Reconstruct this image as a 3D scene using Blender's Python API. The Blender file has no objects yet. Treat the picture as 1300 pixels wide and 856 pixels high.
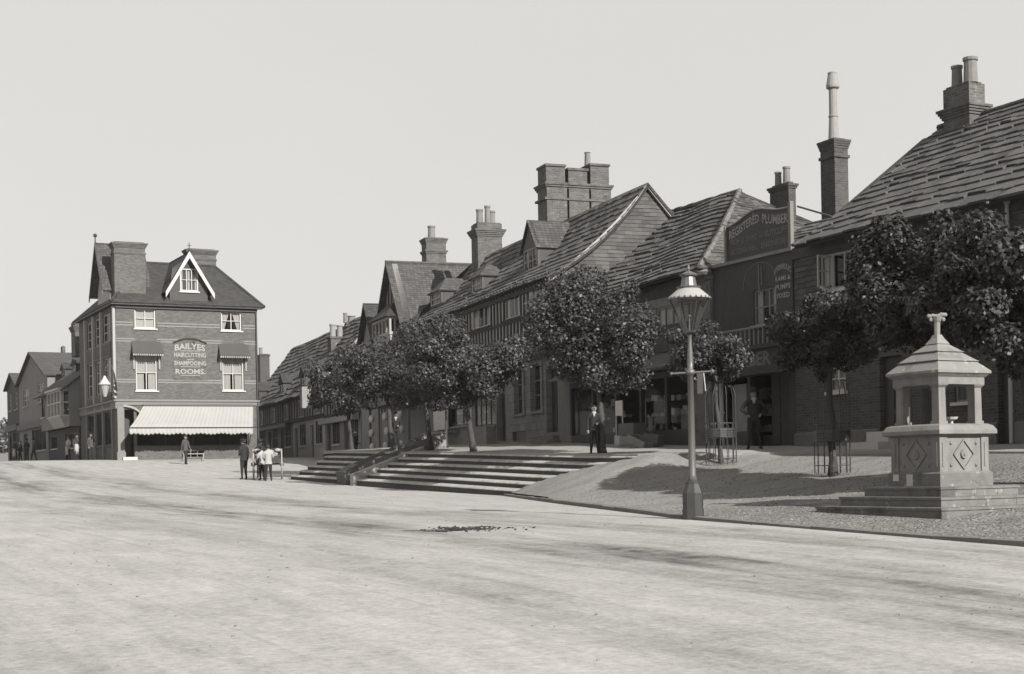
import bpy, bmesh, math, random
from mathutils import Vector, Matrix
random.seed(7)
PI = math.pi
sc = bpy.context.scene
C = sc.collection
# ------------------------------------------------------------------ photograph geometry
FPX, PX0, PY0 = 1850.0, 650.0, 601.6      # focal length and principal point, px of the 1300x856 photo
ROLL = math.radians(1.1)
EYE = 1.6
cR, sR = math.cos(ROLL), math.sin(ROLL)
def ray(px, py):
    dx = (px-PX0)/FPX; dy = -(py-PY0)/FPX
    return dx*cR+dy*sR, -dx*sR+dy*cR      # X, Z per metre of depth (Y)
class Frame:                               # w: into the row of houses, t: up the street, z: above eye level
    def __init__(s, deg):
        s.th = math.radians(deg); s.c = math.cos(s.th); s.s = math.sin(s.th)
    def world(s, w, t, z): return Vector((w*s.c-t*s.s, w*s.s+t*s.c, z+EYE))
    def inv(s, X, Y): return X*s.c+Y*s.s, -X*s.s+Y*s.c
    def at(s, px, py, w):                  # pixel on the plane w = const -> (t, z)
        x, z = ray(px, py); Y = w/(x*s.c+s.s); return -x*Y*s.s+Y*s.c, z*Y
    def att(s, px, py, t):                 # pixel on the plane t = const -> (w, z)
        x, z = ray(px, py); Y = t/(-x*s.s+s.c); return x*Y*s.c+Y*s.s, z*Y
    def atY(s, px, py, Y):
        x, z = ray(px, py); w, t = s.inv(x*Y, Y); return w, t, z*Y
    def depth(s, w, t): return w*s.s+t*s.c
F1 = Frame(27.2); F2 = Frame(20.0); F3 = Frame(29.0)

# ------------------------------------------------------------------ materials (a silver print: everything is grey)
TINT = (1.0, .968, .925)
def col(v): return (v*TINT[0], v*TINT[1], v*TINT[2], 1)
MATS = {}
def mat(name, v, rough=.85, nz=(6, .18), nz2=(.7, .15), bump=(40, .15), tex=None, island=0, stretch=None, spec=.3, metal=0, extra=None):
    if name in MATS: return MATS[name]
    v *= .87
    m = bpy.data.materials.new(name); m.use_nodes = True
    nt = m.node_tree; N = nt.nodes; L = nt.links
    b = N['Principled BSDF']; b.inputs['Roughness'].default_value = rough
    b.inputs['Specular IOR Level'].default_value = spec; b.inputs['Metallic'].default_value = metal
    tc = N.new('ShaderNodeTexCoord'); vec = tc.outputs['Object']
    def mth(op, a, c, cl=False):
        n = N.new('ShaderNodeMath'); n.operation = op; n.use_clamp = cl
        for i, x in enumerate((a, c)):
            if x is None: continue
            if isinstance(x, (int, float)): n.inputs[i].default_value = x
            else: L.new(x, n.inputs[i])
        return n.outputs[0]
    def noise(scale, detail=4, v_=None, st=None):
        src = v_ or vec
        if st:
            mp = N.new('ShaderNodeMapping'); mp.inputs['Scale'].default_value = st; L.new(src, mp.inputs['Vector']); src = mp.outputs[0]
        n = N.new('ShaderNodeTexNoise'); n.inputs['Scale'].default_value = scale; n.inputs['Detail'].default_value = detail
        L.new(src, n.inputs['Vector']); return n.outputs['Fac']
    n1 = noise(nz[0], 5, st=stretch); n2 = noise(nz2[0], 3)
    f = mth('ADD', 1.0-nz[1]-nz2[1], mth('ADD', mth('MULTIPLY', n1, 2*nz[1]), mth('MULTIPLY', n2, 2*nz2[1])))
    height = noise(bump[0], 4, st=stretch)
    if island:
        g = N.new('ShaderNodeNewGeometry')
        f = mth('MULTIPLY', f, mth('ADD', 1-island, mth('MULTIPLY', g.outputs['Random Per Island'], 2*island)))
    if tex in ('brick', 'stone', 'tile'):
        sp = N.new('ShaderNodeSeparateXYZ'); L.new(vec, sp.inputs[0])
        cb = N.new('ShaderNodeCombineXYZ'); L.new(mth('ADD', sp.outputs[0], sp.outputs[1]), cb.inputs[0]); L.new(sp.outputs[2], cb.inputs[1])
        br = N.new('ShaderNodeTexBrick'); L.new(cb.outputs[0], br.inputs['Vector'])
        w, h, mo, mv, lo, hi = {'brick': (.23, .08, .011, 1.45, .72, 1.28), 'stone': (.62, .31, .012, .62, .85, 1.12), 'tile': (.2, .12, .012, .35, .7, 1.25)}[tex]
        br.inputs['Scale'].default_value = 1; br.inputs['Brick Width'].default_value = w; br.inputs['Row Height'].default_value = h
        br.inputs['Mortar Size'].default_value = mo; br.inputs['Bias'].default_value = 0
        br.inputs['Color1'].default_value = (lo,)*3+(1,); br.inputs['Color2'].default_value = (hi,)*3+(1,); br.inputs['Mortar'].default_value = (mv,)*3+(1,)
        f = mth('MULTIPLY', f, br.outputs['Color'])
        height = mth('ADD', mth('MULTIPLY', height, .5), mth('MULTIPLY', br.outputs['Fac'], -.8))
    if extra: f, height = extra(N, L, vec, mth, noise, f, height)
    mx = N.new('ShaderNodeVectorMath'); mx.operation = 'SCALE'; mx.inputs[0].default_value = col(v)[:3]; L.new(f, mx.inputs['Scale'])
    L.new(mx.outputs[0], b.inputs['Base Color'])
    if bump[1]:
        bp = N.new('ShaderNodeBump'); bp.inputs['Strength'].default_value = bump[1]; bp.inputs['Distance'].default_value = .03
        L.new(height, bp.inputs['Height']); L.new(bp.outputs[0], b.inputs['Normal'])
    MATS[name] = m; return m

def leafmat(name, v):
    m = mat(name, v, rough=.5, nz=(2, .25), nz2=(.8, .3), bump=(30, 0), island=.55, spec=.4)
    nt = m.node_tree; N = nt.nodes; L = nt.links
    b = N['Principled BSDF']; out = N['Material Output']
    tr = N.new('ShaderNodeBsdfTranslucent'); tr.inputs[0].default_value = col(v*1.2); mix = N.new('ShaderNodeMixShader'); mix.inputs[0].default_value = .2
    L.new(b.outputs[0], mix.inputs[1]); L.new(tr.outputs[0], mix.inputs[2]); L.new(mix.outputs[0], out.inputs['Surface'])
    return m
def glassmat():
    m = bpy.data.materials.new('window_glass'); m.use_nodes = True; nt = m.node_tree; N = nt.nodes; L = nt.links
    N.remove(N['Principled BSDF']); out = N['Material Output']
    t = N.new('ShaderNodeBsdfTransparent'); t.inputs[0].default_value = (.8, .8, .79, 1)
    g = N.new('ShaderNodeBsdfGlossy'); g.inputs['Roughness'].default_value = .06; g.inputs[0].default_value = (.9, .9, .88, 1)
    lwn = N.new('ShaderNodeLayerWeight'); lwn.inputs[0].default_value = .5; pw = N.new('ShaderNodeMath'); pw.operation = 'POWER'; L.new(lwn.outputs['Facing'], pw.inputs[0]); pw.inputs[1].default_value = 4.5
    f = N.new('ShaderNodeMath'); f.operation = 'MULTIPLY_ADD'; L.new(pw.outputs[0], f.inputs[0]); f.inputs[1].default_value = .5; f.inputs[2].default_value = .035
    nz = N.new('ShaderNodeTexNoise'); nz.inputs['Scale'].default_value = 1.3; tc = N.new('ShaderNodeTexCoord'); L.new(tc.outputs['Object'], nz.inputs['Vector'])
    bp = N.new('ShaderNodeBump'); bp.inputs['Strength'].default_value = .25; bp.inputs['Distance'].default_value = .008; L.new(nz.outputs[0], bp.inputs['Height']); L.new(bp.outputs[0], g.inputs['Normal'])
    mx = N.new('ShaderNodeMixShader'); L.new(f.outputs[0], mx.inputs[0]); L.new(t.outputs[0], mx.inputs[1]); L.new(g.outputs[0], mx.inputs[2])
    L.new(mx.outputs[0], out.inputs['Surface']); MATS['glass'] = m; return m
glassmat()

def road_extra(N, L, vec, mth, noise, f, height):
    # dark wheel-worn tracks that run up the street, and fine loose grit
    sp = N.new('ShaderNodeSeparateXYZ'); L.new(vec, sp.inputs[0])
    wob = mth('MULTIPLY', mth('SUBTRACT', noise(.10, 3), .5), 5.0)
    x = mth('ADD', sp.outputs[0], wob)
    tot = None
    for c, wd, a in ((9.3, 1.3, .66), (12.9, 1.0, .55), (6.2, .7, .3), (1.2, 1.0, .25), (-3.5, 1.3, .2)):
        g = mth('MULTIPLY', mth('SUBTRACT', x, c), 1.0/wd)
        e = mth('POWER', 2.718, mth('MULTIPLY', mth('MULTIPLY', g, g), -1.0)); e = mth('MULTIPLY', e, a)
        tot = e if tot is None else mth('ADD', tot, e)
    st = noise(1.0, 6, st=(1.6, .22, 1)); st2 = noise(1.0, 5, st=(6.0, .7, 1))
    st = mth('MULTIPLY', mth('SUBTRACT', st, .28), 2.6, True)
    tot = mth('MULTIPLY', tot, st); tot = mth('MULTIPLY', tot, mth('ADD', .35, mth('MULTIPLY', noise(3.5, 6), 1.3)))
    f = mth('SUBTRACT', f, tot)
    f = mth('ADD', f, mth('MULTIPLY', mth('SUBTRACT', noise(1.0, 5, st=(2.2, .5, 1)), .5), .55))
    f = mth('ADD', f, mth('MULTIPLY', mth('SUBTRACT', st2, .5), .30))
    f = mth('ADD', f, mth('MULTIPLY', mth('SUBTRACT', noise(14, 6), .5), .75))
    f = mth('ADD', f, mth('MULTIPLY', mth('SUBTRACT', noise(55, 3), .5), .5)); f = mth('ADD', f, mth('MULTIPLY', mth('SUBTRACT', noise(3.2, 6), .5), .35))
    ln = noise(1.0, 2, st=(7.5, .06, 1)); ln = mth('MULTIPLY', mth('SUBTRACT', ln, .6), 7.0, True)      # cart wheel lines
    f = mth('SUBTRACT', f, mth('MULTIPLY', ln, mth('MULTIPLY', noise(.6, 4), .22)))
    hv = N.new('ShaderNodeTexVoronoi'); hv.inputs['Scale'].default_value = 1.7; mp = N.new('ShaderNodeMapping'); mp.inputs['Scale'].default_value = (1.5, .8, 1); L.new(vec, mp.inputs['Vector']); L.new(mp.outputs[0], hv.inputs['Vector'])
    hoof = mth('SUBTRACT', 1.0, mth('MULTIPLY', hv.outputs['Distance'], 6.0), True)
    f = mth('SUBTRACT', f, mth('MULTIPLY', mth('MULTIPLY', hoof, mth('MULTIPLY', mth('SUBTRACT', noise(.35, 3), .42), 4, True)), .22))
    vo = N.new('ShaderNodeTexVoronoi'); vo.inputs['Scale'].default_value = 3.1; L.new(vec, vo.inputs['Vector'])
    specks = mth('LESS_THAN', vo.outputs['Distance'], .055)
    f = mth('SUBTRACT', f, mth('MULTIPLY', specks, .3))
    height = mth('ADD', mth('MULTIPLY', noise(9, 6), 1.0), mth('MULTIPLY', noise(1.6, 5, st=(2.5, .5, 1)), 2.4)); height = mth('SUBTRACT', height, mth('ADD', mth('MULTIPLY', hoof, .7), mth('MULTIPLY', ln, .6)))
    return f, height
def cobble_extra(N, L, vec, mth, noise, f, height):
    vo = N.new('ShaderNodeTexVoronoi'); vo.inputs['Scale'].default_value = 8.5; vo.feature = 'DISTANCE_TO_EDGE'; L.new(vec, vo.inputs['Vector'])
    vc = N.new('ShaderNodeTexVoronoi'); vc.inputs['Scale'].default_value = 8.5; L.new(vec, vc.inputs['Vector'])
    e = mth('MULTIPLY', vo.outputs['Distance'], 5.5, True)
    # cobbles near the fountain (small t), trodden gravel further up
    sp = N.new('ShaderNodeSeparateXYZ'); L.new(vec, sp.inputs[0])
    m = mth('SUBTRACT', 26.5, mth('ADD', sp.outputs[1], mth('MULTIPLY', noise(.5, 3), 3.0))); m = mth('MULTIPLY', m, .45, True)
    k = mth('ADD', .55, mth('MULTIPLY', e, .5)); k = mth('ADD', k, mth('MULTIPLY', mth('SUBTRACT', vc.outputs['Color'], .5), .35))
    k = mth('ADD', 1.0, mth('MULTIPLY', m, mth('SUBTRACT', k, 1.0)))
    f = mth('MULTIPLY', f, k)
    f = mth('MULTIPLY', f, mth('ADD', .50, mth('ADD', mth('MULTIPLY', noise(11, 6), .5), mth('MULTIPLY', noise(50, 3), .5)))); f = mth('ADD', f, mth('MULTIPLY', mth('SUBTRACT', noise(1.0, 6, st=(.7, 1.6, 1)), .5), .7))
    height = mth('ADD', mth('MULTIPLY', e, mth('MULTIPLY', m, 1.4)), mth('ADD', mth('MULTIPLY', noise(10, 5), 1.4), mth('MULTIPLY', noise(2.2, 5), 3.0)))
    return f, height
def streak_extra(amt, sx=9):
    def fn(N, L, vec, mth, noise, f, height):
        s = noise(1.0, 4, st=(sx, sx, .8)); return mth('ADD', f, mth('MULTIPLY', mth('SUBTRACT', s, .55), amt)), height
    return fn
def lichen_extra(N, L, vec, mth, noise, f, height):
    s = mth('MULTIPLY', mth('SUBTRACT', noise(1.7, 6), .56), 9, True); s2 = mth('MULTIPLY', mth('SUBTRACT', noise(7, 5), .62), 10, True)
    f = mth('ADD', f, mth('MULTIPLY', s, -.38)); f = mth('ADD', f, mth('MULTIPLY', s2, .8)); return f, height

mat('road', 0.315, .95, (2.2, .07), (.22, .10), (60, .35), extra=road_extra)
mat('bank', 0.19, .95, (1.2, .16), (.3, .12), (60, .5), extra=cobble_extra)
mat('flags', 0.27, .85, (3, .12), (.6, .12), (30, .3), tex=None, extra=streak_extra(.2, 1))
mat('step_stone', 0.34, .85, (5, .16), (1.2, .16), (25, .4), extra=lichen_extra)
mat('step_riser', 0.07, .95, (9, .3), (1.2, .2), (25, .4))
mat('kerb', 0.14, .9, (4, .2), (1, .1), (30, .3))
mat('slab', 0.08, .85, (5, .22), (.9, .15), (18, .5), island=.36, extra=lichen_extra)
mat('slab_light', 0.08, .85, (5, .22), (.9, .15), (18, .5), island=.3, extra=lichen_extra)
mat('plain_tile', 0.048, .85, (3, .18), (.6, .14), (30, .4), tex='tile')
mat('plain_tile_light', 0.072, .85, (3, .18), (.6, .14), (30, .4), tex='tile')
mat('roof_under', .03, .95)
mat('tile_hung', 0.062, .85, (4, .2), (.8, .12), (30, .4), island=.3)
mat('tile_hung_mid', 0.075, .85, (4, .2), (.8, .12), (30, .4), island=.3)
mat('brick_corner', 0.085, .9, (4, .14), (.8, .12), (40, .4), tex='brick')  # the corner building's own brick tone, on every face and stack
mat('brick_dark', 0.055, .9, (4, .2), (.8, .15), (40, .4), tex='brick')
mat('brick_mid', 0.085, .9, (3, .25), (.8, .2), (40, .5), tex='brick', extra=lichen_extra)
mat('band_brick', 0.2, .9, (8, .15))
mat('ashlar', 0.18, .9, (3, .15), (.8, .15), (30, .3), tex='stone')
mat('rubble', 0.12, .9, (5, .3), (1.5, .25), (9, .9), extra=lichen_extra)
mat('fountain_stone', 0.185, .85, (6, .2), (1.2, .2), (30, .45), extra=streak_extra(.6, 5))
mat('fountain_roof', 0.19, .85, (5, .15), (1.2, .15), (40, .3), extra=lichen_extra)
mat('fountain_base', .14, .9, (6, .22), (1.2, .25), (30, .5), extra=lichen_extra)
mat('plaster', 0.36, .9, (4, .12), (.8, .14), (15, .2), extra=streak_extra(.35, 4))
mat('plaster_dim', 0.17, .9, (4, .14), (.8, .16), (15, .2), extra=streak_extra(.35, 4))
mat('dark_paint', 0.028, .5, (4, .2), (.8, .2), (20, .1), spec=.4)
mat('dark_wall', 0.042, .75, (4, .25), (.8, .2), (20, .3), extra=streak_extra(.4, 4))
mat('timber', .035, .8, (8, .3), (.8, .2), (30, .4), stretch=(6, 6, .6))
mat('board', .11, .8, (5, .2), (.8, .2), (30, .3), stretch=(5, 5, .8), island=.25)
mat('board_grey', .2, .8, (5, .25), (.8, .2), (30, .3), island=.25)
mat('white_paint', 0.4, .55, (4, .06), (.8, .06), (20, .05))
mat('cream_paint', 0.28, .6, (4, .1), (.8, .1), (20, .05))
mat('grey_paint', 0.15, .6, (4, .12), (.8, .1), (20, .05))
mat('curtain', 0.4, .9, (3, .1), (1, .1), (8, .3), stretch=(12, 12, .5))
mat('room_shade', .012, .9, (3, .3))  # near-black: the shade inside the rooms put into the colour
mat('awning', 0.3, .9, (3, .05), (.8, .08), (20, .2))
mat('awning_stripe', 0.27, .9, (3, .08), (.8, .1), (20, .2))
mat('awning_dark', 0.06, .9, (3, .12), (.8, .1), (20, .2))
mat('iron', .035, .45, (6, .2), (1, .1), (30, .1), spec=.5)
mat('lamp_paint', 0.095, .42, (6, .12), (1, .12), (30, .05), spec=.5)
mat('lead', .33, .6, (6, .12), (1, .1))
mat('pot', .16, .8, (6, .2), (1, .15), (20, .2))
mat('pot_light', 0.22, .8, (6, .15), (1, .15), (20, .2))
mat('bark', .06, .95, (12, .35), (2, .2), (20, .9), stretch=(3, 3, .7))
mat('letter', 0.27, .7, (8, .1)); mat('letter_dim', .26, .7, (8, .25)); mat('letter_faint', .13, .7, (8, .25))
mat('sign_dark', .04, .6, (5, .2))
mat('poster', .5, .8, (7, .25), (1.5, .2), (10, 0))
mat('cloth_black', .018, .9, (20, .2), (3, .1), (60, .2)); mat('cloth_dark', 0.02, .9, (20, .2), (3, .15), (60, .2)); mat('cloth_mid', 0.06, .9, (20, .2), (3, .1), (60, .2))
mat('cloth_white', 0.31, .9, (20, .06), (3, .08), (30, .2)); mat('skin', 0.17, .6, (20, .08), (3, .05), (60, .05)); mat('hair', .02, .6)
mat('sack', 0.26, .9, (6, .12), (1, .1), (25, .4)); mat('dung', .03, .95, (15, .3)); mat('pebble', 0.14, .8, (5, .2), (1, .1), (20, .2), island=.45)
mat('goods_light', .35, .8, (6, .3), island=.4)
leafmat('leaf', .05); leafmat('leaf_dark', .04); leafmat('leaf_far', .10)
mat('hill', .14, .95, (.5, .2), (.05, .2), (2, .3))

# ------------------------------------------------------------------ mesh builder
class MB:
    def __init__(s): s.v = []; s.f = []; s.m = []
    def add(s, vs, fs, mi=0):
        n = len(s.v); s.v += [tuple(v) for v in vs]; s.f += [tuple(i+n for i in f) for f in fs]; s.m += [mi]*len(fs)
    def box(s, a0, a1, b0, b1, c0, c1, mi=0):
        a0, a1 = min(a0, a1), max(a0, a1); b0, b1 = min(b0, b1), max(b0, b1); c0, c1 = min(c0, c1), max(c0, c1)
        s.add([(a0,b0,c0),(a1,b0,c0),(a1,b1,c0),(a0,b1,c0),(a0,b0,c1),(a1,b0,c1),(a1,b1,c1),(a0,b1,c1)],
              [(0,3,2,1),(4,5,6,7),(0,1,5,4),(1,2,6,5),(2,3,7,6),(3,0,4,7)], mi); return s
    def quad(s, a, b, c, d, mi=0): s.add([a, b, c, d], [(0,1,2,3)], mi); return s
    def hexa(s, lo, hi, mi=0):             # two quads (same winding) joined
        n = len(lo)
        s.add(list(lo)+list(hi), [tuple(reversed(range(n))), tuple(range(n, 2*n))]+[(i, (i+1) % n, (i+1) % n+n, i+n) for i in range(n)], mi); return s
    def slabpoly(s, pts, th, mi=0):        # polygon thickened along its own normal (downwards/backwards)
        P = [Vector(p) for p in pts]; n = (P[1]-P[0]).cross(P[2]-P[0]); n.normalize()
        return s.hexa([p-n*th for p in P], P, mi)
    def tube(s, p0, p1, r0, r1=None, n=8, mi=0, cap=True):
        r1 = r0 if r1 is None else r1
        p0 = Vector(p0); p1 = Vector(p1); d = (p1-p0)
        if d.length < 1e-6: return s
        d.normalize(); a = d.orthogonal().normalized(); b = d.cross(a)
        vs = [p0+(a*math.cos(2*PI*i/n)+b*math.sin(2*PI*i/n))*r0 for i in range(n)]+[p1+(a*math.cos(2*PI*i/n)+b*math.sin(2*PI*i/n))*r1 for i in range(n)]
        fs = [(i, (i+1) % n, n+(i+1) % n, n+i) for i in range(n)]
        if cap: fs += [tuple(reversed(range(n))), tuple(range(n, 2*n))]
        s.add(vs, fs, mi); return s
    def path(s, pts, r, n=6, mi=0):         # one continuous swept tube
        P = [Vector(p) for p in pts]; m = len(P); rr = r if isinstance(r, list) else [r]*m
        a = (P[1]-P[0]).orthogonal().normalized(); vs = []
        for i in range(m):
            d = (P[min(i+1, m-1)]-P[max(i-1, 0)]).normalized(); a = (a-d*a.dot(d)).normalized(); b = d.cross(a)
            vs += [P[i]+(a*math.cos(2*PI*k/n)+b*math.sin(2*PI*k/n))*rr[i] for k in range(n)]
        fs = [(j*n+k, j*n+(k+1) % n, (j+1)*n+(k+1) % n, (j+1)*n+k) for j in range(m-1) for k in range(n)]
        fs += [tuple(reversed(range(n))), tuple(range((m-1)*n, m*n))]
        s.add(vs, fs, mi); return s
    def lathe(s, cx, cy, prof, n=12, rot=0, mi=0):   # prof: list of (r, z)
        vs = []
        for r, z in prof: vs += [(cx+r*math.cos(rot+2*PI*i/n), cy+r*math.sin(rot+2*PI*i/n), z) for i in range(n)]
        fs = []
        for k in range(len(prof)-1):
            fs += [(k*n+i, k*n+(i+1) % n, (k+1)*n+(i+1) % n, (k+1)*n+i) for i in range(n)]
        fs += [tuple(reversed(range(n))), tuple(range((len(prof)-1)*n, len(prof)*n))]
        s.add(vs, fs, mi); return s
    def ball(s, c, r, n=8, k=5, sq=(1, 1, 1), mi=0):
        prof = [(max(.01, math.sin(PI*i/k))*r, -math.cos(PI*i/k)*r) for i in range(k+1)]
        vs = []
        for rr, z in prof: vs += [(c[0]+rr*math.cos(2*PI*i/n)*sq[0], c[1]+rr*math.sin(2*PI*i/n)*sq[1], c[2]+z*sq[2]) for i in range(n)]
        fs = []
        for q in range(k): fs += [(q*n+i, q*n+(i+1) % n, (q+1)*n+(i+1) % n, (q+1)*n+i) for i in range(n)]
        s.add(vs, fs, mi); return s
def newmesh(name, v, f, mats, mi=None, smooth=False):
    me = bpy.data.meshes.new(name); me.from_pydata(v, [], f)
    for m in mats: me.materials.append(MATS[m])
    if mi and len(mats) > 1: me.polygons.foreach_set('material_index', mi)
    if smooth: me.polygons.foreach_set('use_smooth', [True]*len(f))
    me.update(); return me
def props(o, label=None, cat=None, group=None, kind=None):
    if label: o['label'] = label
    if cat: o['category'] = cat
    if group: o['group'] = group
    if kind: o['kind'] = kind
class Thing:
    def __init__(s, fr, w, t, z, name, label, cat, group=None):
        s.fr = fr; s.o = (w, t, z); e = bpy.data.objects.new(name, None); C.objects.link(e); e.empty_display_size = .3
        e.location = fr.world(w, t, z); e.rotation_euler = (0, 0, fr.th); props(e, label, cat, group); s.e = e; s.name = name
    def part(s, name, mb, m, parent=None, smooth=False, label=None, kind=None):
        if not mb.f: return None
        mats = m if isinstance(m, (list, tuple)) else [m]
        w0, t0, z0 = s.o
        me = newmesh(name, [(v[0]-w0, v[1]-t0, v[2]-z0) for v in mb.v], mb.f, mats, mb.m, smooth)
        o = bpy.data.objects.new(name, me); C.objects.link(o); o.parent = parent or s.e
        if label: o['label'] = label
        if kind: o['kind'] = kind
        return o
def single(fr, w, t, z, name, mb, m, label, cat, group=None, kind=None, smooth=False):   # a thing that is one mesh
    mats = m if isinstance(m, (list, tuple)) else [m]
    me = newmesh(name, [(v[0]-w, v[1]-t, v[2]-z) for v in mb.v], mb.f, mats, mb.m, smooth)
    o = bpy.data.objects.new(name, me); C.objects.link(o); o.location = fr.world(w, t, z); o.rotation_euler = (0, 0, fr.th)
    props(o, label, cat, group, kind); return o
# ------------------------------------------------------------------ building kit
# a face is ('w', c): plane w = c seen from the street (outward -w), s runs along t
#        or ('t', c): plane t = c, the end that faces the camera (outward -t), s runs along w
def P3(face, s, z, d=0.0):
    return (face[1]-d, s, z) if face[0] == 'w' else (s, face[1]-d, z)
def fbox(mb, face, s0, s1, z0, z1, d0, d1, mi=0):
    if face[0] == 'w': mb.box(face[1]-d1, face[1]-d0, s0, s1, z0, z1, mi)
    else: mb.box(s0, s1, face[1]-d1, face[1]-d0, z0, z1, mi)
def wall(mb, face, s0, s1, z0, z1, th=.25, holes=(), mi=0):
    S = sorted({s0, s1}|{min(max(h[i], s0), s1) for h in holes for i in (0, 1)}); Z = sorted({z0, z1}|{min(max(h[i], z0), z1) for h in holes for i in (2, 3)})
    for i in range(len(S)-1):
        k = 0
        while k < len(Z)-1:
            def solid(k): 
                cs, cz = (S[i]+S[i+1])/2, (Z[k]+Z[k+1])/2
                return not any(h[0] < cs < h[1] and h[2] < cz < h[3] for h in holes)
            if not solid(k): k += 1; continue
            j = k
            while j+1 < len(Z)-1 and solid(j+1): j += 1
            fbox(mb, face, S[i], S[i+1], Z[k], Z[j+1], -th, 0, mi); k = j+1
def window(T, face, s0, s1, z0, z1, cols=2, rows=2, fm='white_paint', cur=None, rec=.08, fw=.06, sill='white_paint', back=True, name='window', bar=.025, parent=None, label=None):
    m = MB(); d0, d1 = -rec-.06, -rec
    fbox(m, face, s0+.002, s0+fw, z0+.002, z1-.002, d0, d1); fbox(m, face, s1-fw, s1-.002, z0+.002, z1-.002, d0, d1)
    fbox(m, face, s0+fw, s1-fw, z0+.002, z0+fw, d0, d1); fbox(m, face, s0+fw, s1-fw, z1-fw, z1-.002, d0, d1)
    for i in range(1, cols):
        s = s0+fw+(s1-s0-2*fw)*i/cols; fbox(m, face, s-bar, s+bar, z0+fw, z1-fw, d0+.004, d1-.004)
    for i in range(1, rows):
        z = z0+fw+(z1-z0-2*fw)*i/rows; fbox(m, face, s0+fw, s1-fw, z-bar*.8, z+bar*.8, d0+.008, d1-.008)
    w = T.part(name, m, fm, parent, label=label)
    g = MB(); dg = -rec-.03; g.quad(P3(face, s0+fw*.5, z0+fw*.5, dg), P3(face, s1-fw*.5, z0+fw*.5, dg), P3(face, s1-fw*.5, z1-fw*.5, dg), P3(face, s0+fw*.5, z1-fw*.5, dg))
    T.part('pane', g, 'glass', w)
    if cur:
        c = MB(); dc = -rec-.12; zz0, zz1, a, b = z0, z1, 0, 1
        def drape(sa, sb, za, zb, taper=0):
            n = 8; vs = []; fs = []
            for i in range(n+1):
                u = i/n; s = sa+(sb-sa)*u; dd = dc+.025*math.sin(u*PI*5)
                vs += [P3(face, s+taper*(1 if sb > sa else -1)*(u), za, dd), P3(face, s, zb, dd)]
            for i in range(n): fs.append((2*i, 2*i+2, 2*i+3, 2*i+1))
            c.add(vs, fs)
        H = z1-z0; Wd = s1-s0
        if cur == 'full': drape(s0, s1, z0, z1)
        if cur == 'blind': drape(s0, s1, z0+H*.45, z1)
        if cur == 'sides': drape(s0, s0+Wd*.3, z0, z1); drape(s1, s1-Wd*.3, z0, z1)
        if cur == 'tied': drape(s0, s0+Wd*.45, z0, z1, -.28*Wd); drape(s1, s1-Wd*.45, z0, z1, -.28*Wd)
        if cur == 'blindtied': drape(s0, s1, z0+H*.48, z1); drape(s0, s0+Wd*.4, z0, z0+H*.5); drape(s1, s1-Wd*.4, z0, z0+H*.5)
        T.part('curtain', c, 'curtain', w)
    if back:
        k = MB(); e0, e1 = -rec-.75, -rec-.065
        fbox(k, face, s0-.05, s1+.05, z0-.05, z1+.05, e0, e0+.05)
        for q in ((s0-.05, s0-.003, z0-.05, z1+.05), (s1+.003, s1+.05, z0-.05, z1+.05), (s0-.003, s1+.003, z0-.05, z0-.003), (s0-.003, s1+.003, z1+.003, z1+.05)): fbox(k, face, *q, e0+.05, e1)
        T.part('dark_backing', k, 'room_shade', w)  # shallow near-black box in place of the unlit room
    if sill:
        k = MB(); fbox(k, face, s0-.08, s1+.08, z0-.09, z0-.003, -.1, .09); T.part('sill', k, sill, w)
    return w
def patch(A, B, Cc, D, u, v): # A-B eave, D-C ridge
    A, B, Cc, D = Vector(A), Vector(B), Vector(Cc), Vector(D)
    return (A*(1-u)+B*u)*(1-v)+(D*(1-u)+Cc*u)*v
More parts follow.
